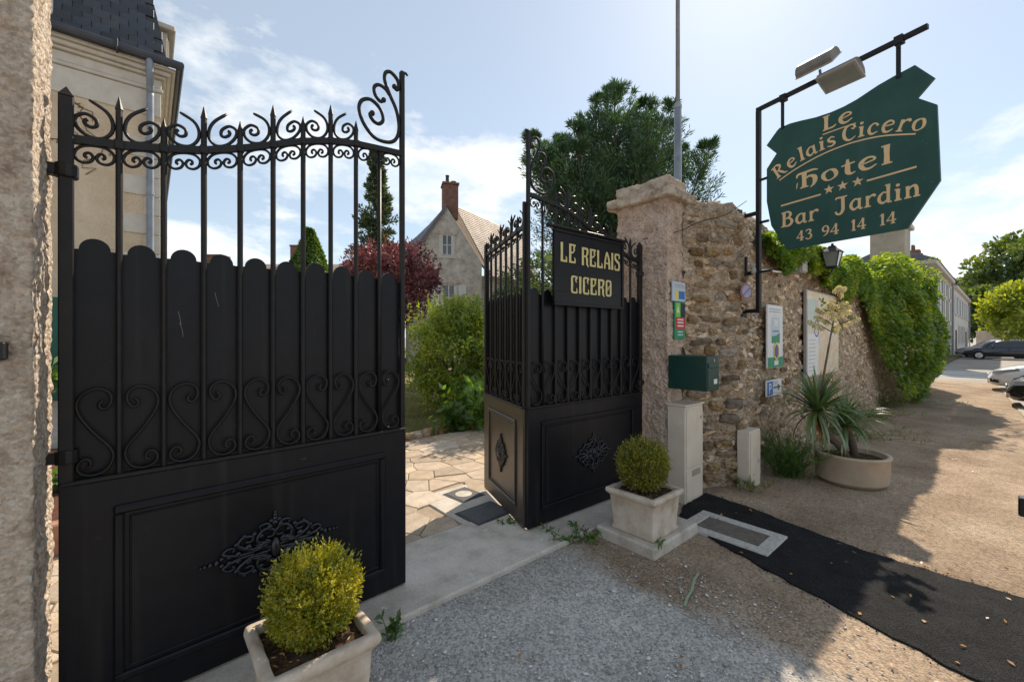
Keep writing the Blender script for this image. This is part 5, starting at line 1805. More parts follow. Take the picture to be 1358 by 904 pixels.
tuft('wall_foot_shrub', 'feathery green shrub at the wall foot beside the yucca', 'shrub', (5.62, 1.62, 0), 0.20, 0.50, 2600, 0.07, 0.006, MT['broad'], 0.9)
tuft('weed', 'small leafy weed with a yellow flower beside the planter at the gate', 'weed', (0.98, 2.12, 0), 0.035, 0.12, 60, 0.05, 0.02, MT['broad'], 0.4)
tuft('weed', 'low spreading weed at the threshold between gate and planter slab', 'weed', (2.58, 2.16, 0.01), 0.13, 0.07, 170, 0.05, 0.018, MT['broad'], 0.2)
tuft('weed', 'tiny weed growing under the folded gate leaf', 'weed', (2.30, 2.70, 0.02), 0.05, 0.04, 50, 0.035, 0.014, MT['broad'], 0.2)
tuft('weed', 'small weed on the concrete slab at the planter foot', 'weed', (2.83, 1.66, 0.075), 0.05, 0.04, 60, 0.03, 0.012, MT['broad'], 0.2)
for i, (x, h_, lab) in enumerate([(8.6, 0.22, 'grassy weeds at the wall foot under the map board'), (10.6, 0.25, 'long grassy weeds at the wall foot past the map board'), (13.0, 0.35, 'tall weeds at the wall foot under the hanging vine'), (4.75, 0.12, 'short weeds growing at the corner of the rubble wall')]):
    tuft('weed', lab, 'weed', (x, 1.74, 0), 0.45 if i < 3 else 0.12, h_, 700 if i < 3 else 150, 0.09, 0.01, MT['grass'], 1.2)

k = 170
P = np.stack([nr.uniform(1.0, 9.0, k), nr.uniform(-0.4, 1.7, k) ** 1.0, np.full(k, 0.012)], 1)
D = unit(k)
D[:, 2] = np.abs(D[:, 2]) * 0.25
V_, Q_ = leaf_arrays(P, D, nr.uniform(0.02, 0.045, k), nr.uniform(0.012, 0.025, k), N=np.array([0, 0, 1.0]) + unit(k) * 0.3)
o = link('fallen_leaves', arr_mesh('fallen_leaves', V_, Q_, MT['deadleaf']))
tag(o, 'scattered small dry leaves lying on the pavement', 'leaves', kind='stuff')

# ---------------------------------------------------------------- vine over the wall
vt = thing('climbing_vine', 'thick green climbing vine spilling over the far half of the wall', 'vine', (12.0, 1.88, 0))
n = 62000
X = np.where(nr.random(n) < 0.17, nr.uniform(5.3, 7.8, n), nr.uniform(7.2, 16.2, n))
prof_top = lambda x: 2.84 + 0.12 * min(1, max(0, (x - 7.2) / 2.4)) + 0.55 * min(1, max(0, (x - 11.8) / 1.2)) + 0.07 * math.sin(x * 2.1)


def prof_bot(x):
    if x < 7.0: return 2.52 + 0.12 * math.sin(x * 5)
    if x < 7.5: return 2.6
    if x < 10.5: return 2.35 - 0.1 * math.sin(x * 3)
    if x < 12.6: return 2.35 - (x - 10.5) * 0.95
    return 0.30 if x < 14 else 0.05


def prof_out(x, f):
    # f: 0 bottom .. 1 top
    b_ = (0.10 if x < 7.3 else 0.12) + 0.50 * min(1, max(0, (x - 11.3) / 1.5))
    return b_ * (0.35 + 0.9 * math.sin(math.pi * min(1, 0.18 + 0.72 * f)))


P = np.zeros((n, 3))
D = np.zeros((n, 3))
for i in range(n):
    x = X[i]
    f = nr.random() ** 0.8
    zt, zb = prof_top(x), prof_bot(x) + 0.25 * noise.noise(Vector((x * 3, 0, 5)))
    lump = 0.28 * noise.noise(Vector((x * 1.5, f * 4, 2.2))) + 0.16 * noise.noise(Vector((x * 4.2, f * 9, 7.2)))
    oo = prof_out(x, f) * (1 + lump * 1.3) * (1 - 0.35 * nr.random() ** 2)
    if f > 0.86:   # top cap, spreads over the wall
        oo *= nr.uniform(-0.6, 1.0)
    P[i] = (x - 12.0, -oo - 0.02, zb + (zt - zb) * f + lump * 0.25 * (1 if f > 0.8 else 0.3))
    D[i] = (nr.normal() * 0.5, -0.7 - 0.3 * nr.random(), -0.75 + nr.normal() * 0.5 + (0.9 if f > 0.85 else 0))
V_, Q_ = leaf_arrays(P, D, nr.uniform(0.04, 0.12, n), nr.uniform(0.03, 0.075, n), N=np.array([0, -0.5, 0.8]) + unit(n) * 0.9)
link('foliage', arr_mesh('foliage', V_, Q_, MT['ivy']), vt)
# trailing shoots
n2 = 60
VV, QQ, off = [], [], 0
sm = MB()
for k in range(n2):
    x = rnd.uniform(7.4, 16.5)
    zt = prof_top(x)
    L_ = rnd.uniform(0.25, 0.7)
    p0 = np.array([x - 12, -prof_out(x, 0.7) * 0.9, zt - rnd.uniform(0.0, 0.9)])
    if x < 11.3:
        L_ *= 0.5
    dv = np.array([rnd.uniform(-0.4, 0.4), -0.5, rnd.uniform(-0.5, 0.7)])
    pts = [p0 + dv * L_ * f + np.array([0, 0, -0.5 * L_ * f * f]) for f in (0, 0.33, 0.66, 1)]
    sm.tube([tuple(q) for q in pts], 0.004, 4)
    pp_ = np.array([q + nr.normal(0, 0.012, 3) for q in crm(pts, 6)])
    v_, q_ = leaf_arrays(pp_, unit(len(pp_)) + np.array([0, -0.2, -0.3]), 0.06, 0.035)
    VV.append(v_)
    QQ.append(q_ + off)
    off += len(v_)
link('shoot_leaves', arr_mesh('shoot_leaves', np.concatenate(VV), np.concatenate(QQ), MT['ivy']), vt)
sm.build('stems', MT['bark'], vt)['kind'] = 'stuff'

# ---------------------------------------------------------------- trees and garden plants


def crown(t_, name, mat, c, rad, nclump, per, L, W, rc, g, shell=0.45, up=0.2):
    """leaves gathered in clumps through an ellipsoid"""
    d = unit(nclump, g)
    rr = g.uniform(shell, 1.0, nclump) ** 0.6
    C = d * rr[:, None] * np.array(rad)
    rcs = g.uniform(0.6, 1.25, nclump) * rc
    n_ = nclump * per
    idx = np.repeat(np.arange(nclump), per)
    dd = unit(n_, g)
    P = C[idx] + dd * (rcs[idx] * g.uniform(0.35, 1.0, n_) ** 0.5)[:, None] * np.array([1, 1, 0.75])
    D = dd * 0.7 + unit(n_, g) * 0.8 + np.array([0, 0, up])
    V_, Q_ = leaf_arrays(P + np.array(c), D, g.uniform(0.7, 1.3, n_) * L, g.uniform(0.7, 1.2, n_) * W, N=dd + unit(n_, g) * 0.7)
    link(name, arr_mesh(name, V_, Q_, mat), t_)
    return C + np.array(c)


def limbs(t_, C, base_h, r0, g, k=14):
    m_ = MB().tube([(0, 0, -0.1), (0.03 * r0, 0.02, base_h * 0.5), (0, 0, base_h)], [r0 * 1.2, r0, r0 * 0.8], 8)
    for i in range(min(k, len(C))):
        q = C[i]
        m_.tube([(0, 0, base_h * g.uniform(0.7, 0.98)), (q[0] * 0.4, q[1] * 0.4, base_h + (q[2] - base_h) * 0.5), tuple(q)], [r0 * 0.5, r0 * 0.3, r0 * 0.08], 5)
    m_.build('trunk', MT['bark'], t_, True)


def tree(name, label, loc, base_h, c, rad, ncl, per, L, W, rc, mat, r0, seed, cat='tree', group=None, shell=0.45, shoots=None):
    g = np.random.default_rng(seed)
    t_ = thing(name, label, cat, (*loc, 0), group=group)
    C = crown(t_, 'crown', MT[mat], (0, 0, c), rad, ncl, per, L, W, rc, g, shell)
    limbs(t_, C, base_h, r0, g)
    if shoots:
        ks, hs_ = shoots
        ps, ds = [], []
        for k in range(ks):
            az = g.uniform(0, 6.28)
            rr_s = g.random() ** 0.5 * rad[0] * 0.95
            b_ = np.array([rr_s * math.cos(az), rr_s * math.sin(az), c + rad[2] * (1 - (rr_s / rad[0]) ** 2) ** 0.5 * 0.8])
            dv = np.array([math.cos(az) * 0.45 * rr_s / rad[0], math.sin(az) * 0.45 * rr_s / rad[0], 1.0]) + unit(1, g)[0] * 0.3
            L_ = hs_ * g.uniform(0.4, 1.0)
            for f in np.linspace(0, 1, 16):
                ps.append(b_ + dv * L_ * f)
                ds.append(dv * 0.5 + unit(1, g)[0] * 0.9)
        V_, Q_ = leaf_arrays(np.array(ps), np.array(ds), L * 1.05, W * 0.95)
        link('shoots', arr_mesh('shoots', V_, Q_, MT[mat]), t_)['kind'] = 'stuff'
    return t_


# big feathery conifer behind the right pillar
def conifer(name, label, loc, h, rmax, nbr, mat, seed, leaders=3, spray=(12, 11), bl=0.16, bw=0.022, z0=0.3, rise=(0.75, 0.35), power=0.8):
    g = np.random.default_rng(seed)
    t_ = thing(name, label, 'tree', (*loc, 0))
    stems, Ps, Ds, Ls = MB(), [], [], []
    tops = []
    for k in range(leaders):
        a = 2.4 * k + 0.5
        off_ = 0 if leaders == 1 else rmax * (0.10 if k == 0 else 0.95 * (k / (leaders - 1)) ** 0.5)
        tops.append((off_ * math.cos(a), off_ * math.sin(a), h * (1.0 if k == 0 else min(0.96, 1.06 - 0.30 * off_ / rmax - g.uniform(0, 0.08)))))
    for (tx, ty, tz) in tops:
        stems.tube([(0, 0, -0.1), (tx * 0.5, ty * 0.5, tz * 0.4), (tx, ty, tz * 0.98)], [0.12, 0.08, 0.01], 6)
        for b in range(nbr // leaders):
            f = g.random() ** 0.85
            z = z0 + (tz - z0) * f
            fx = min(1, z / tz)
            bx, by = tx * fx, ty * fx
            az = g.uniform(0, 2 * math.pi)
            Lb = (rmax * (1 - f) ** power * 0.85 + 0.22) * g.uniform(0.6, 1.15)
            ri = rise[0] * f + rise[1] * (1 - f) + g.normal() * 0.15
            dv = np.array([math.cos(az), math.sin(az), ri])
            dv /= np.linalg.norm(dv)
            pts = [np.array([bx, by, z]) + dv * Lb * q + np.array([0, 0, 0.22 * Lb * q * q]) for q in np.linspace(0, 1, 5)]
            stems.tube([tuple(p) for p in pts[::2]], [0.015, 0.010, 0.004], 4)
            ns = spray[0] * spray[1]
            pth = np.array(crm(pts, 6))
            qs = g.uniform(0.06, 1.0, ns)
            ii = np.minimum((qs * (len(pth) - 1)).astype(int), len(pth) - 2)
            base_ = pth[ii] + (pth[ii + 1] - pth[ii]) * g.random(ns)[:, None]
            ax = pth[ii + 1] - pth[ii]
            ax /= np.linalg.norm(ax, axis=1)[:, None]
            sd = unit(ns, g)
            sd[:, 2] *= 0.65
            sprl = (0.10 + 0.55 * (1 - qs) ** 0.8) * min(1.4, 0.45 * Lb + 0.25) * (bl / 0.30)
            rad_ = g.random(ns)
            Dn = ax * 0.85 + sd * 0.8 + np.array([0, 0, 0.12])
            Dn /= np.linalg.norm(Dn, axis=1)[:, None]
            Ps.append(base_ + Dn * (sprl * rad_)[:, None])
            Ds.append(Dn * 0.9 + unit(ns, g) * 0.45)
            Ls.append(bl * g.uniform(0.5, 1.0, ns) * (1.1 - 0.45 * rad_))
    Ps, Ds, Ls = np.concatenate(Ps), np.concatenate(Ds), np.concatenate(Ls)
    V_, Q_ = leaf_arrays(Ps, Ds, Ls, bw * (0.7 + 0.6 * g.random(len(Ps))), fold=0.05)
    link('crown', arr_mesh('crown', V_, Q_, MT[mat]), t_)
    stems.build('trunk', MT['bark'], t_)
    return t_


conifer('conifer_tree', 'large dark feathery conifer rising behind the right gate pillar', cw(5.25, 22.0), 14.7, 4.9, 1700, 'conifer', 21, leaders=17, spray=(10, 10), bl=0.42, bw=0.045, power=0.72)
conifer('spruce_tree', 'tall slim spruce far behind the closed gate leaf', cw(-9.6, 30), 14.6, 2.7, 170, 'spruce', 5, leaders=1, spray=(11, 8), bl=0.42, bw=0.11, z0=2.0, rise=(0.5, -0.25))
tree('purple_tree', 'purple red leaved tree in the garden in front of the stone house', cw(-3.95, 14), 1.6, 3.3, (1.55, 1.5, 1.35), 90, 150, 0.13, 0.07, 0.42, 'redleaf', 0.09, 31, shoots=(60, 0.5))
tree('garden_shrub', 'large loose yellow green shrub on the lawn beyond the drive', cw(-1.2, 9.2), 0.3, 1.15, (1.05, 0.95, 1.15), 120, 190, 0.085, 0.042, 0.30, 'shrub', 0.05, 32, 'shrub', shell=0.3, shoots=(110, 0.55))
tree('garden_shrub', 'bushy shrub growing beside the folded gate leaf', cw(0.2, 8.6), 0.3, 1.0, (1.0, 0.9, 1.05), 70, 130, 0.08, 0.036, 0.30, 'shrub', 0.05, 33, 'shrub')
tree('garden_shrub', 'dark evergreen hedge shrub under the conifer', cw(1.75, 10.4), 0.4, 1.9, (2.1, 1.2, 2.2), 150, 150, 0.10, 0.045, 0.42, 'hedge', 0.06, 34, 'shrub')
tree('garden_shrub', 'tall loose green shrub behind the folded gate leaf', cw(0.35, 11.5), 0.4, 1.8, (1.0, 1.0, 2.0), 90, 140, 0.10, 0.05, 0.36, 'hedge', 0.06, 37, 'shrub')
def cone_shrub(label, loc, h, r, n_, mat):
    g = np.random.default_rng(35)
    t_ = thing('topiary', label, 'shrub', (*loc, 0))
    f = g.uniform(0, 1, n_) ** 0.8
    az = g.uniform(0, 2 * math.pi, n_)
    rr = r * np.minimum(1, (1 - f) * 1.35 + 0.03) * (1 + 0.1 * np.sin(az * 3 + f * 9) + 0.07 * np.sin(az * 7 - f * 17)) * g.uniform(0.8, 1.0, n_)
    P = np.stack([rr * np.cos(az), rr * np.sin(az), h * f], 1)
    O = np.stack([np.cos(az), np.sin(az), np.full(n_, 0.4)], 1)
    V_, Q_ = leaf_arrays(P, O * 0.5 + unit(n_, g) * 0.7 + np.array([0, 0, -0.3]), g.uniform(0.12, 0.2, n_), g.uniform(0.08, 0.13, n_), N=O + unit(n_, g) * 0.6)
    link('crown', arr_mesh('crown', V_, Q_, MT[mat]), t_)
    MB().tube([(0, 0, -0.1), (0, 0, h * 0.9)], [0.12, 0.02], 6).build('trunk', MT['bark'], t_)


cone_shrub('dense bright green pointed clipped shrub behind the closed gate leaf', cw(-9.6, 20), 6.7, 2.1, 16000, 'domeleaf')
tuft('leafy_plant', 'broad leaved green plant at the drive edge by the folded gate leaf', 'plant', (*cw(-0.62, 7.2), 0), 0.28, 1.0, 420, 0.20, 0.075, MT['broad'], 0.15)
tuft('leafy_plant', 'low broad leaved plant spilling over the edging stones', 'plant', (*cw(-0.95, 7.25), 0), 0.22, 0.45, 240, 0.20, 0.08, MT['broad'], 0.1)
tuft('dry_plant', 'dry pale stalks standing among the broad leaved plants', 'plant', (*cw(-0.66, 7.6), 0), 0.22, 0.95, 90, 0.10, 0.03, MT['deadleaf'], 0.2)
tuft('bed_plant', 'small green plant in the bed behind the rough pillar', 'plant', (-0.66, 5.8, 0.1), 0.16, 0.5, 150, 0.14, 0.05, MT['broad'], 0.3)
tuft('bed_plant', 'leafy plant against the green corrugated fence', 'plant', (-0.85, 7.6, 0.9), 0.2, 0.5, 130, 0.2, 0.06, MT['broad'], 0.3)

# lawn blades
n = 26000
gx = nr.uniform(1.8, 7.5, n)
gy = nr.uniform(6.2, 10.5, n)
P = np.stack([gx, gy, np.full(n, -0.02)], 1)
D = unit(n) * 0.7 + np.array([0, 0, 1.0])
V_, Q_ = leaf_arrays(P, D, nr.uniform(0.03, 0.08, n), 0.007)
o = link('grass', arr_mesh('grass', V_, Q_, MT['grass']))
tag(o, 'short dry green lawn grass beyond the edging stones', 'grass', kind='stuff')

# edging stones of the lawn
edge = thing('lawn_edging', 'row of rough stones edging the lawn along the drive', 'edging', (0, 0, 0))
ep = [(1.4, 5.85), (3.0, 6.02), (4.0, 6.2), (4.9, 6.1), (5.6, 5.7)]
for i, p in enumerate(crm(ep, 7)):
    o = link('stone', svar[i % 14], edge, (p[0], p[1], 0.03))
    o.scale = (rnd.uniform(0.2, 0.27), rnd.uniform(0.12, 0.16), rnd.uniform(0.13, 0.17))
    o.rotation_euler = (0, 0, rnd.uniform(-0.2, 0.35))

# raised bed seen behind the left pillar
bed = thing('raised_bed', 'raised bed of bark mulch behind terracotta edging blocks', 'flower bed', (-1.6, 5.6, 0))
MB().box(-2.0, 1.35, -1.0, 2.4, -0.02, 0.16).build('mulch', MT['mulch'], bed)
for i in range(7):
    MB().bbox(-2.0 + i * 0.48, -1.54 + i * 0.48, -1.12, -1.0, -0.02, 0.24, 0.012).build('edging_block', MT['terracotta'], bed)
fc = thing('corrugated_fence', 'dark green corrugated metal fence beside the mansard house', 'fence', (-2.0, 8.3, 0))
for i in range(7):
    m = MB()
    for k in range(4):
        x = i * 0.4 + k * 0.1 - 0.6
        m.bbox(x + 0.004, x + 0.094, -0.02 - 0.02 * (k % 2), 0.0, 0.75 if i else 0.74, 2.14, 0.006)
    m.build('sheet', MT['fence'], fc)
MB().box(-0.6, 2.2, 0.001, 0.06, -0.02, 0.9).build('base_wall', MT['housewall'], fc)

# ---------------------------------------------------------------- mansard house on the left
mh = thing('mansard_house', 'tall beige rendered house with slate mansard roof and zinc gutter', 'house', (-3.0, 9.5, 0))
W0, W1 = -5.0, 3.14   # local x
MB().box(W0, W1, 0.0, 9.0, -0.1, 5.82).build('wall', MT['render'], mh)
for (z0, z1, pr) in [(5.80, 5.86, 0.05), (5.861, 6.02, 0.03), (6.021, 6.07, 0.09), (6.071, 6.14, 0.15), (6.141, 6.20, 0.21)]:
    MB().bbox(W0 - pr, W1 + pr, -pr, 9 + pr, z0, z1, 0.012).build('cornice', MT['ashlar'], mh)
MB().bbox(W0 - 0.02, W1 + 0.02, -0.02, 9.02, 5.38, 5.795, 0.008).build('frieze', MT['ashlar'], mh)
# quoins
z = 0.1
k = 0
while z < 5.3:
    if k % 2 == 0:
        MB().bbox(W1 - 0.46, W1 + 0.015, -0.02, 0.35, z, z + 0.315, 0.008).build('quoin', MT['ashlar'], mh)
    else:
        MB().bbox(W1 - 0.19, W1 + 0.015, -0.02, 0.7, z, z + 0.315, 0.008).build('quoin', MT['ashlar'], mh)
    z += 0.325
    k += 1
# gutter and pipe
m = MB().tube([(W0 - 0.3, -0.28, 6.25), (W1 + 0.27, -0.28, 6.25), (W1 + 0.27, 9.2, 6.25)], 0.075, 10)
m.build('gutter', MT['slate'], mh)
for i in range(9):
    MB().bbox(W0 + i * 0.95, W0 + i * 0.95 + 0.03, -0.36, -0.2, 6.16, 6.335, 0.006).build('gutter_bracket', MT['slate'], mh)
m = MB().tube(crm([(W1 - 0.13, -0.27, 6.2), (W1 - 0.13, -0.27, 6.0), (W1 - 0.12, -0.12, 5.75), (W1 - 0.12, -0.10, 5.5), (W1 - 0.12, -0.10, 3.0), (W1 - 0.12, -0.10, 0.1)], 6), 0.05, 10)
m.build('downpipe', MT['zinc'], mh, True)
for z in (4.9, 4.0, 2.6):
    MB().lathe([(0.058, z), (0.058, z + 0.04)], 10, W1 - 0.12, -0.10).build('pipe_clip', MT['zinc'], mh)
# mansard
m = MB()
b0 = [(W0 - 0.15, -0.15, 6.21), (W1 + 0.12, -0.15, 6.21), (W1 + 0.12, 9.15, 6.21), (W0 - 0.15, 9.15, 6.21)]
b1 = [(W0 + 0.5, 0.45, 9.2), (W1 - 0.38, 0.45, 9.2), (W1 - 0.38, 8.5, 9.2), (W0 + 0.5, 8.5, 9.2)]
roof = m.add(b0 + b1, BF).build('roof', MT['slate'], mh)
# slates on the visible front slope
sm_ = MB().bbox(-0.105, 0.105, -0.008, 0.008, 0.0, 0.15, 0.003).mesh('slate', MT['slate'])
cnt = 0
for r_ in range(13):
    f = (r_ * 0.125) / 3.05
    for c in range(22):
        x = 2.9 - 0.03 - c * 0.216 - (0.108 if r_ % 2 else 0) + 0.2
        if x > W1 + 0.02 - f * 0.5 * 1.0 or cnt > 280 or x < -1.6:
            continue
        o = link('slate', sm_, roof, (x, -0.162 + f * 0.6 + rnd.uniform(-0.003, 0.003), 6.22 + f * 2.99))
        o.rotation_euler = (math.atan2(-0.6, 2.99), 0, rnd.uniform(-0.012, 0.012))
        cnt += 1


def dormer(x, y, rz):
    d_ = link('dormer', None, mh)
    d_.location = (x, y, 6.25)
    d_.rotation_euler = (0, 0, rz)
    MB().bbox(-0.55, 0.55, 0.0, 0.9, 0.05, 1.15, 0.01).build('dormer_body', MT['ashlar'], d_)
    MB().bbox(-0.68, 0.68, -0.12, 1.0, 1.151, 1.26, 0.02).build('dormer_cornice', MT['ashlar'], d_)
    MB().add([(-0.62, -0.05, 1.262), (0.62, -0.05, 1.262), (0.62, 1.0, 1.262), (-0.62, 1.0, 1.262), (0, -0.05, 1.62), (0, 1.0, 1.62)], [(0, 1, 4), (1, 2, 5, 4), (2, 3, 5), (3, 0, 4, 5)]).build('dormer_roof', MT['slate'], d_)
    MB().box(-0.36, 0.36, -0.012, -0.002, 0.15, 1.05).build('dormer_window', MT['glass'], d_)
    for px in (-0.37, 0.0, 0.37):
        MB().box(px - 0.03, px + 0.03, -0.03, -0.013, 0.1, 1.1).build('dormer_frame', MT['ashlar'], d_)


dormer(1.35, -0.12, 0)
dormer(3.27, 1.45, R(90))
# dry creeper stems on the render
m = MB()
for k in range(34):
    p = [rnd.uniform(-1.2, 2.6), -0.008, rnd.uniform(4.5, 5.35)]
    pts = [tuple(p)]
    for j in range(6):
        p = [p[0] + rnd.uniform(-0.18, 0.18), -0.008, p[2] - rnd.uniform(-0.05, 0.16)]
        pts.append((min(p[0], 2.66), p[1], min(p[2], 5.36)))
    m.tube(pts, 0.0065, 4)
m.build('creeper_stems', MT['twig'], mh)['kind'] = 'stuff'

# ---------------------------------------------------------------- stone house in the garden (gable toward the drive)
gx_, gy_ = cw(-3.9, 25)
hw_ang = math.atan2(gy_, gx_) - R(90)      # facade square to the drive approach
sh = thing('stone_house', 'old stone house with steep gable, brick chimney and brown tiled roof', 'house', (gx_, gy_, 0), hw_ang + R(7))
E_, A_ = 6.3, 9.35
hw = 2.05
MB().prism([(-hw, -0.1), (hw + 0.1, -0.1), (hw + 0.1, E_ - 0.2), (hw * 0.985, E_), (0, A_), (-hw, E_)], 0.0, 0.5).build('gable_wall', MT['housewall'], sh)
MB().box(-hw, hw, 0.5, 9, -0.1, E_ - 0.2).build('side_wall', MT['housewall'], sh)
# left slate slope flaring out, in courses
sl_ = link('slate_slope', None, sh)
for i in range(9):
    f0, f1 = i / 9, (i + 1) / 9
    xa, za = -f0 * hw * 1.22, A_ + 0.10 - f0 * 3.05 * 1.22
    xb, zb = -f1 * hw * 1.22, A_ + 0.10 - f1 * 3.05 * 1.22
    MB().add([(xa, -0.22, za), (xb, -0.22 - 0.0, zb), (xb - 2.6 * (0.3 + f1), 9, zb + 0.2), (xa - 2.6 * (0.3 + f0), 9, za + 0.2), (xa, -0.22, za - 0.3), (xb, -0.22, zb - 0.3), (xb - 2.6 * (0.3 + f1), 9, zb - 0.1), (xa - 2.6 * (0.3 + f0), 9, za - 0.1)], BF).build('slate_course', MT['slate2'], sl_)
# brown verge band and tiled slope of the main roof behind on the right
MB().add([(0.0, 0.05, A_ + 0.05), (0.75, 1.6, A_ + 0.55), (hw + 1.1, 1.6, E_ - 0.75), (hw + 0.15, 0.05, E_ - 0.3), (0.0, 0.45, A_ + 0.05), (0.75, 2.0, A_ + 0.55), (hw + 1.1, 2.0, E_ - 0.75), (hw + 0.15, 0.45, E_ - 0.3)], [(0, 1, 2, 3), (7, 6, 5, 4), (0, 4, 5, 1), (1, 5, 6, 2), (2, 6, 7, 3), (3, 7, 4, 0)]).build('verge_wall', MT['verge'], sh)
MB().add([(0.4, 2.02, -0.1), (hw + 0.95, 1.9, -0.1), (8.3, 7.3, -0.1), (6.0, 9.5, -0.1), (0.4, 2.02, E_ - 0.7), (hw + 0.95, 1.9, E_ - 0.7), (8.3, 7.3, E_ - 0.7), (6.0, 9.5, E_ - 0.7)], BF).build('rear_wall', MT['housewall'], sh)
rt = link('tiled_roof', None, sh)
for i in range(30):
    f0, f1 = i / 30, (i + 1) / 30
    p0a, p0b = Vector((0.72, 1.62, A_ + 0.62)), Vector((hw + 1.15, 1.58, E_ - 0.75))
    p1a, p1b = Vector((7.5, 9.0, A_ + 0.85)), Vector((8.6, 7.2, E_ - 0.75))
    a, b = p0a.lerp(p0b, f0), p0a.lerp(p0b, f1)
    c, d = p1a.lerp(p1b, f1), p1a.lerp(p1b, f0)
    up = Vector((0.01, -0.01, 0.025))
    lo = Vector((0, 0, -0.12))
    v = [a, b + up, c + up, d, a + lo, b + lo, c + lo, d + lo]
    MB().add([tuple(q) for q in v], BF).build('tile_course', MT['tile'], rt)
# chimney
ch = link('chimney', None, sh)
MB().bbox(-0.12, 0.78, 0.35, 1.25, A_ - 0.6, A_ + 1.45, 0.02).build('stack', MT['brick'], ch)
MB().bbox(-0.18, 0.84, 0.29, 1.31, A_ + 1.451, A_ + 1.58, 0.02).build('chimney_band', MT['brick'], ch)
MB().lathe([(0.11, A_ + 1.581), (0.10, A_ + 2.0), (0.12, A_ + 2.02), (0.12, A_ + 2.08)], 10, 0.16, 0.7).build('chimney_pot', MT['slate'], ch)
MB().lathe([(0.17, A_ + 1.581), (0.15, A_ + 1.75), (0.17, A_ + 1.78)], 10, 0.55, 0.8).build('chimney_pot', MT['brick'], ch)


def house_window(x, z0, z1, w, shutters=False):
    wn_ = link('window', None, sh)
    for (a, b, c, d) in [(x - w / 2 - 0.16, x - w / 2, z0 - 0.02, z1), (x + w / 2, x + w / 2 + 0.16, z0 - 0.02, z1)]:
        MB().bbox(a, b, -0.04, 0.05, c, d, 0.01).build('jamb', MT['ashlar'], wn_)
    MB().bbox(x - w / 2 - 0.2, x + w / 2 + 0.2, -0.05, 0.05, z0 - 0.18, z0 - 0.021, 0.01).build('sill', MT['ashlar'], wn_)
    MB().bbox(x - w / 2 - 0.28, x + w / 2 + 0.28, -0.07, 0.05, z1 + 0.001, z1 + 0.16, 0.01).build('lintel', MT['cap'], wn_)
    MB().box(x - w / 2, x + w / 2, -0.012, -0.002, z0, z1).build('pane', MT['glass'], wn_)
    MB().box(x - 0.03, x + 0.03, -0.03, -0.013, z0, z1).build('mullion', MT['shutter'], wn_)
    for zz in (z0 + 0.03, (z0 + z1) / 2, z1 - 0.03):
        MB().box(x - w / 2, x + w / 2, -0.034, -0.0305, zz - 0.02, zz + 0.02).build('glazing_bar', MT['shutter'], wn_)
    for sx in (-1, 1):
        MB().box(x + sx * (w / 2 - 0.03) - 0.03, x + sx * (w / 2 - 0.03) + 0.03, -0.0290, -0.0135, z0, z1).build('stile', MT['shutter'], wn_)
    if shutters:
        for sx in (-1, 1):
            MB().bbox(x + sx * (w / 2 + 0.42) - 0.24, x + sx * (w / 2 + 0.42) + 0.24, -0.11, -0.075, z0, z1, 0.01).build('shutter', MT['shutter'], wn_)


house_window(0.05, 6.45, 7.65, 0.62)
house_window(0.15, 3.2, 4.7, 0.75, True)

# distant garden buildings seen over the closed leaf: low houses with chimneys


def far_house(label, x, y, w, h, roof, mat, chim):
    px, py = cw(x, y)
    t_ = thing('distant_house', label, 'house', (px, py, 0), -R(40))
    MB().box(-w / 2, w / 2, 0, 6, -0.1, h).build('wall', MT[mat], t_)
    MB().add([(-w / 2 - 0.2, -0.2, h), (w / 2 + 0.2, -0.2, h), (w / 2 + 0.2, 6.2, h), (-w / 2 - 0.2, 6.2, h), (-w / 2 - 0.2, 3, h + roof), (w / 2 + 0.2, 3, h + roof)], [(0, 1, 5, 4), (2, 3, 4, 5), (1, 2, 5), (3, 0, 4), (3, 2, 1, 0)]).build('roof', MT['tile'], t_)
    for (cx_, w_, top) in chim:
        c_ = MB().bbox(cx_ - w_ / 2, cx_ + w_ / 2, 2.6, 3.4, h, top, 0.02).build('chimney', MT['brick'], t_)
        MB().bbox(cx_ - w_ / 2 - 0.05, cx_ + w_ / 2 + 0.05, 2.55, 3.45, top + 0.001, top + 0.12, 0.02).build('chimney_cap', MT['brick'], c_)


far_house('distant low house with wide brick chimney beside the mansard house', -18.5, 23.5, 5, 4.3, 1.2, 'brick', [(0.0, 1.1, 6.6)])
far_house('distant house with tall brick chimney behind the clipped shrub', -16.6, 30, 7, 6.0, 1.3, 'housewall', [(-0.1, 0.8, 8.6)])
far_house('distant tile roofed house with two chimneys beside the spruce', -12.0, 33, 4, 7.0, 1.0, 'housewall', [(-0.9, 0.5, 9.2), (0.6, 0.9, 10.0)])

# ---------------------------------------------------------------- street houses


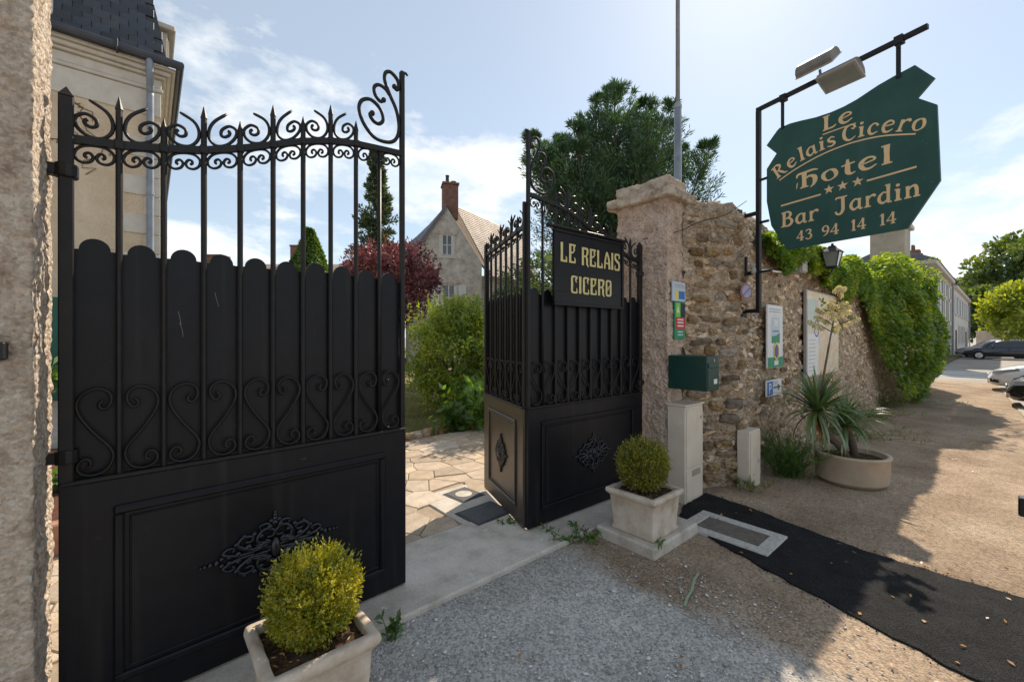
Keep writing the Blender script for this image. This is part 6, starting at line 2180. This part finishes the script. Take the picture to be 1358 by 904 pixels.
def street_house(label, x0, x1, y0, eave, mat, nwin, rows, door, roofh=2.2, chims=()):
    t_ = thing('street_house', label, 'house', (x0, y0, 0))
    L_ = x1 - x0
    MB().box(0, L_, 0, 5, -0.15, eave).build('wall', MT[mat], t_)
    MB().bbox(-0.1, L_ + 0.1, -0.25, 5.2, eave + 0.001, eave + 0.3, 0.04).build('cornice', MT['ashlar'], t_)
    MB().add([(-0.1, -0.3, eave + 0.301), (L_ + 0.1, -0.3, eave + 0.301), (L_ + 0.1, 5.2, eave + 0.301), (-0.1, 5.2, eave + 0.301), (1.2, 2.4, eave + 0.3 + roofh), (L_ - 0.4, 2.4, eave + 0.3 + roofh)], [(0, 1, 5, 4), (2, 3, 4, 5), (1, 2, 5), (3, 0, 4), (3, 2, 1, 0)]).build('roof', MT['slate2'], t_)
    for r_ in range(rows):
        for k in range(nwin):
            cx_ = L_ * (k + 0.5) / nwin
            zz = 1.0 + r_ * (eave - 0.6) / rows
            hh = 1.7 if r_ < 2 else 1.0
            if r_ == 0 and k in door:
                d_ = MB().bbox(cx_ - 0.55, cx_ + 0.55, -0.06, -0.001, 0.0, 2.3, 0.02).build('door', MT['bark'], t_)
                continue
            w_ = MB().bbox(cx_ - 0.72, cx_ + 0.72, -0.09, -0.001, zz - 0.15, zz + hh + 0.15, 0.03).build('window', MT['ashlar'], t_)
            MB().box(cx_ - 0.5, cx_ + 0.5, -0.10, -0.0905, zz, zz + hh).build('pane', MT['glass'], w_)
            MB().box(cx_ - 0.04, cx_ + 0.04, -0.115, -0.101, zz, zz + hh).build('mullion', MT['shutter'], w_)
            if r_ >= 1:
                for sx in (-1, 1):
                    MB().bbox(cx_ + sx * 1.05 - 0.28, cx_ + sx * 1.05 + 0.28, -0.07, -0.001, zz, zz + hh, 0.015).build('shutter', MT['shutter'], t_)
    for (cx_, top) in chims:
        c_ = MB().bbox(cx_ - 0.5, cx_ + 0.5, 1.9, 2.9, eave + 0.6, top, 0.03).build('chimney', MT['brick'], t_)
        for q in (-0.25, 0.25):
            MB().lathe([(0.13, top + 0.001), (0.11, top + 0.5)], 8, cx_ + q, 2.4).build('chimney_pot', MT['brick'], c_)
    MB().tube([(L_ - 0.2, -0.12, 0), (L_ - 0.2, -0.12, eave)], 0.06, 6).build('downpipe', MT['zinc'], t_)
    return t_


street_house('honey stone three storey terrace house beyond the vine', 40.5, 57.0, 3.15, 6.6, 'stone_facade', 4, 3, (2,), roofh=1.5, chims=((2.2, 9.6), (14.5, 9.8)))
street_house('pale grey terrace house at the far end of the street', 57.6, 83, 3.0, 6.2, 'pale_facade', 6, 2, (0, 4), roofh=2.0, chims=((2.0, 9.6), (14, 9.6)))
t = thing('stone_tower', 'pale stone chimney tower with moulded cap rising above the vine', 'tower', (39.0, 5.1, 0))
MB().bbox(-1.2, 1.2, -0.9, 0.9, 0, 9.0, 0.05).build('shaft', MT['stone_facade'], t)
MB().bbox(-1.4, 1.4, -1.1, 1.1, 9.001, 9.3, 0.05).build('cap_slab', MT['ashlar'], t)
MB().bbox(-1.1, 1.1, -0.8, 0.8, 9.301, 11.2, 0.05).build('upper_block', MT['stone_facade'], t)
gw = thing('garden_wall', 'low pale garden wall closing the far end of the street', 'wall', (86, -1.0, 0))
MB().bbox(-0.2, 0.2, -14, 3.4, -0.15, 2.3, 0.03).build('wall', MT['stone_facade'], gw)
MB().bbox(-0.3, 0.3, -14.05, 3.45, 2.301, 2.45, 0.03).build('coping', MT['ashlar'], gw)

for i, (x, y, hgt, rr, lab) in enumerate([(96, 1.5, 9.0, 4.6, 'dark rounded tree behind the far garden wall'), (105, -1.5, 17, 6.5, 'very tall tree behind the far garden wall'), (99, -7.5, 19, 7.5, 'broad tall tree behind the parked cars'),
                                          (112, 6.5, 12, 6.0, 'low broad tree over the far terrace roof')]):
    tree('street_tree', lab, (x, y), hgt * 0.25, hgt * 0.6, (rr * 0.8, rr * 0.85, hgt * 0.42), 110, 90, 0.75, 0.5, rr * 0.24, 'tree', 0.35, 50 + i, group='trees at the end of the street')
tree('street_tree', 'bright round pruned tree standing among the parked cars', (34.6, -1.0), 1.5, 3.0, (1.7, 1.75, 1.45), 90, 110, 0.20, 0.13, 0.5, 'bushleaf', 0.12, 60)

# ---------------------------------------------------------------- cars


def car(label, x, ynose, color, name='parked_car'):
    """nose points to +Y (toward the wall), built with local x to the nose"""
    L_ = 4.35
    t_ = thing(name, label, 'car', (x, ynose - L_, -0.10), R(90))
    paint = flat('car_paint_' + label.split()[0], color, 0.25, spec=0.6, coat=0.8)
    # stations: x, zbottom, ztop(belt or hood), half width
    S = [(0.0, 0.42, 0.80, 0.70), (0.06, 0.30, 0.96, 0.80), (0.35, 0.24, 1.02, 0.87), (1.0, 0.22, 0.98, 0.90), (2.0, 0.21, 0.96, 0.90), (2.9, 0.21, 0.94, 0.90), (3.3, 0.22, 0.92, 0.89), (3.75, 0.24, 0.83, 0.86), (4.05, 0.25, 0.74, 0.80), (4.25, 0.27, 0.64, 0.70), (4.35, 0.34, 0.52, 0.58)]
    m_ = MB()
    rows_ = []
    for (a, zb, zt, w) in S:
        rows_.append([(a, -w * 0.86, zb), (a, -w * 0.98, zb + 0.12), (a, -w, (zb + zt) / 2), (a, -w * 0.965, zt - 0.10), (a, -w * 0.90, zt - 0.02), (a, -w * 0.5, zt + 0.02), (a, 0, zt + 0.03),
                      (a, w * 0.5, zt + 0.02), (a, w * 0.90, zt - 0.02), (a, w * 0.965, zt - 0.10), (a, w, (zb + zt) / 2), (a, w * 0.98, zb + 0.12), (a, w * 0.86, zb)])
    k = len(rows_[0])
    for r_ in rows_:
        m_.v += r_
    for i in range(len(rows_) - 1):
        for j in range(k):
            a, b = i * k + j, i * k + (j + 1) % k
            m_.f.append((a, b, b + k, a + k))
    m_.f.append(tuple(range(k)))
    m_.f.append(tuple(range((len(rows_) - 1) * k, len(rows_) * k)))
    m_.build('body', paint, t_, True)
    # cabin
    CS = [(0.25, 0.98, 1.10, 0.80, 0.70), (0.55, 0.98, 1.36, 0.82, 0.66), (1.2, 0.97, 1.47, 0.84, 0.64), (2.0, 0.96, 1.49, 0.84, 0.64), (2.55, 0.95, 1.40, 0.84, 0.64), (3.05, 0.93, 1.12, 0.83, 0.70), (3.35, 0.90, 0.95, 0.80, 0.72)]
    m_ = MB()
    rows_ = []
    for (a, zb, zt, wb, wt) in CS:
        rows_.append([(a, -wb, zb - 0.05), (a, -wt, zt - 0.06), (a, -wt * 0.8, zt), (a, 0, zt + 0.02), (a, wt * 0.8, zt), (a, wt, zt - 0.06), (a, wb, zb - 0.05)])
    k = 7
    for r_ in rows_:
        m_.v += r_
    for i in range(len(rows_) - 1):
        for j in range(k - 1):
            a = i * k + j
            m_.f.append((a, a + 1, a + 1 + k, a + k))
    m_.build('roof', paint, t_, True)
    for sy in (-1, 1):
        def gp(a, fz):
            for c0, c1 in zip(CS, CS[1:]):
                if a <= c1[0]:
                    f = (a - c0[0]) / (c1[0] - c0[0])
                    zb, zt, wb, wt = [c0[q] + (c1[q] - c0[q]) * f for q in (1, 2, 3, 4)]
                    break
            z_ = (zb - 0.05) + (zt - 0.06 - zb + 0.05) * fz
            w_ = wb + (wt - wb) * fz
            return (a, sy * (w_ + 0.006), z_)
        for (a0, a1, f0, f1) in ((0.62, 1.05, 0.9, 0.92), (1.12, 1.95, 0.92, 0.92), (2.02, 2.85, 0.92, 0.55)):
            q = [gp(a0, 0.16), gp(a1, 0.16), gp(a1, f1), gp((a0 + a1) / 2, (f0 + f1) / 2 + 0.02), gp(a0, f0)]
            MB().add(q, [(0, 1, 2, 3, 4)]).build('side_window', MT['glass'], t_, fix=False)
        MB().ball((2.75, sy * 0.97, 1.0), (0.07, 0.09, 0.06), 8, 5).build('mirror', paint, t_, True)
        # head and fog lamps, mirror
        MB().add([(3.72, sy * 0.868, 0.72), (4.12, sy * 0.785, 0.62), (4.27, sy * 0.66, 0.60), (4.24, sy * 0.62, 0.68), (4.02, sy * 0.77, 0.745), (3.76, sy * 0.845, 0.80)], [(0, 1, 2, 3, 4, 5)]).build('headlight', MT['lens'], t_, fix=False)
        MB().add([(4.12, sy * 0.79, 0.34), (4.30, sy * 0.655, 0.36), (4.31, sy * 0.645, 0.47), (4.14, sy * 0.79, 0.42)], [(0, 1, 2, 3)]).build('fog_recess', MT['trim'], t_, fix=False)
        for wx in (0.80, 3.45):
            w_ = link('wheel', None, t_)
            w_.location = (wx, sy * 0.80, 0.31)
            w_.rotation_euler = (R(90), 0, 0)
            MB().lathe([(0.20, -0.10), (0.29, -0.11), (0.31, -0.08), (0.31, 0.08), (0.29, 0.11), (0.20, 0.10)], 24).build('tyre', MT['rubber'], w_, True)
            m_ = MB()
            for k_ in range(5):
                a = 2 * math.pi * k_ / 5
                m_.tube([(0.03 * math.cos(a), 0.03 * math.sin(a), -sy * 0.105), (0.2 * math.cos(a), 0.2 * math.sin(a), -sy * 0.105)], 0.03, 5)
            m_.lathe([(0.19, -sy * 0.09), (0.205, -sy * 0.112), (0.18, -sy * 0.112)], 20).build('rim', MT['chrome'], w_)
            MB().lathe([(0.36, -0.02), (0.36, 0.02), (0.33, 0.02)], 24, 0, 0).mapx(lambda p: (p[0], p[1], p[2] - sy * 0.072)).build('arch', MT['trim'], w_)
        MB().bbox(1.15, 3.0, sy * 0.885 - 0.012, sy * 0.885 + 0.012, 0.22, 0.29, 0.004).build('sill_trim', MT['trim'], t_)
        MB().bbox(1.85, 2.0, sy * 0.897 - 0.012, sy * 0.897 + 0.012, 0.79, 0.815, 0.004).build('door_handle', MT['trim'], t_)
        MB().box(1.985, 1.995, sy * 0.895 - 0.008, sy * 0.895 + 0.008, 0.32, 0.86).build('door_gap', MT['trim'], t_)
    # windscreen
    MB().add([(2.62, -0.55, 1.40), (2.62, 0.55, 1.40), (3.26, 0.66, 0.99), (3.26, -0.66, 0.99)], [(0, 1, 2, 3)]).build('windscreen', MT['glass'], t_, fix=False)
    MB().bbox(4.30, 4.358, -0.40, 0.40, 0.30, 0.45, 0.01).build('grille', MT['trim'], t_)
    MB().bbox(4.345, 4.37, -0.26, 0.26, 0.47, 0.58, 0.004).build('number_plate', MT['white'], t_)
    return t_


car('white hatchback parked nose in at the pavement kerb', 19.95, 0.30, (0.72, 0.73, 0.75))
car('black car with bright rims parked next to the white hatchback', 15.6, -0.06, (0.02, 0.02, 0.022))
car('navy estate car parked nose in across the side street', 49.4, 2.1, (0.008, 0.014, 0.03))
car('silver car parked behind the navy estate car', 53.0, 2.7, (0.45, 0.46, 0.47))
car('red car parked far down before the garden wall', 78.0, 0.6, (0.30, 0.05, 0.05))

# low black rail barrier at the pavement edge
t = thing('rail_barrier', 'low black metal rail barrier standing at the pavement edge', 'barrier', (4.32, -0.10, 0))
MB().bbox(-0.045, 0.045, -1.2, 0.035, 0.44, 0.56, 0.008).build('rail', MT['trim'], t)
MB().tube([(0, -0.09, 0.0), (0, -0.09, 0.44)], 0.03, 8).build('post', MT['trim'], t, True)
MB().tube([(0, -1.1, 0.0), (0, -1.1, 0.44)], 0.03, 8).build('post', MT['trim'], t, True)
MB().lathe([(0.06, 0), (0.06, 0.02), (0.035, 0.06)], 12, 0, -0.09).build('foot', MT['galv'], t)

# ---------------------------------------------------------------- groups of repeats
GROUPS = {'parked_car': 'cars parked along the street', 'street_house': 'terrace houses down the street', 'distant_house': 'distant houses behind the garden', 'stone_planter': 'stone planters beside the gate',
          'boxwood_ball': 'boxwood balls beside the gate', 'weed': 'weeds along wall and threshold', 'gate_leaf': 'leaves of the iron gate', 'floodlight': 'floodlights on the sign bracket', 'plaque': 'plaques on the gate pillar',
          'gate_pillar': 'pillars of the gateway', 'drain_cover': 'covers in the drive', 'utility_cabinet': 'utility cabinets along the wall', 'garden_shrub': 'shrubs in the garden', 'yucca': 'yuccas in the round planter',
          'street_tree': 'trees along the street', 'leafy_plant': 'leafy plants at the drive edge', 'bed_plant': 'plants in the raised bed'}
for o in list(scene.objects):
    g_ = GROUPS.get(o.name.split('.')[0])
    if g_ and o.parent is None and 'label' in o:
        o['group'] = g_
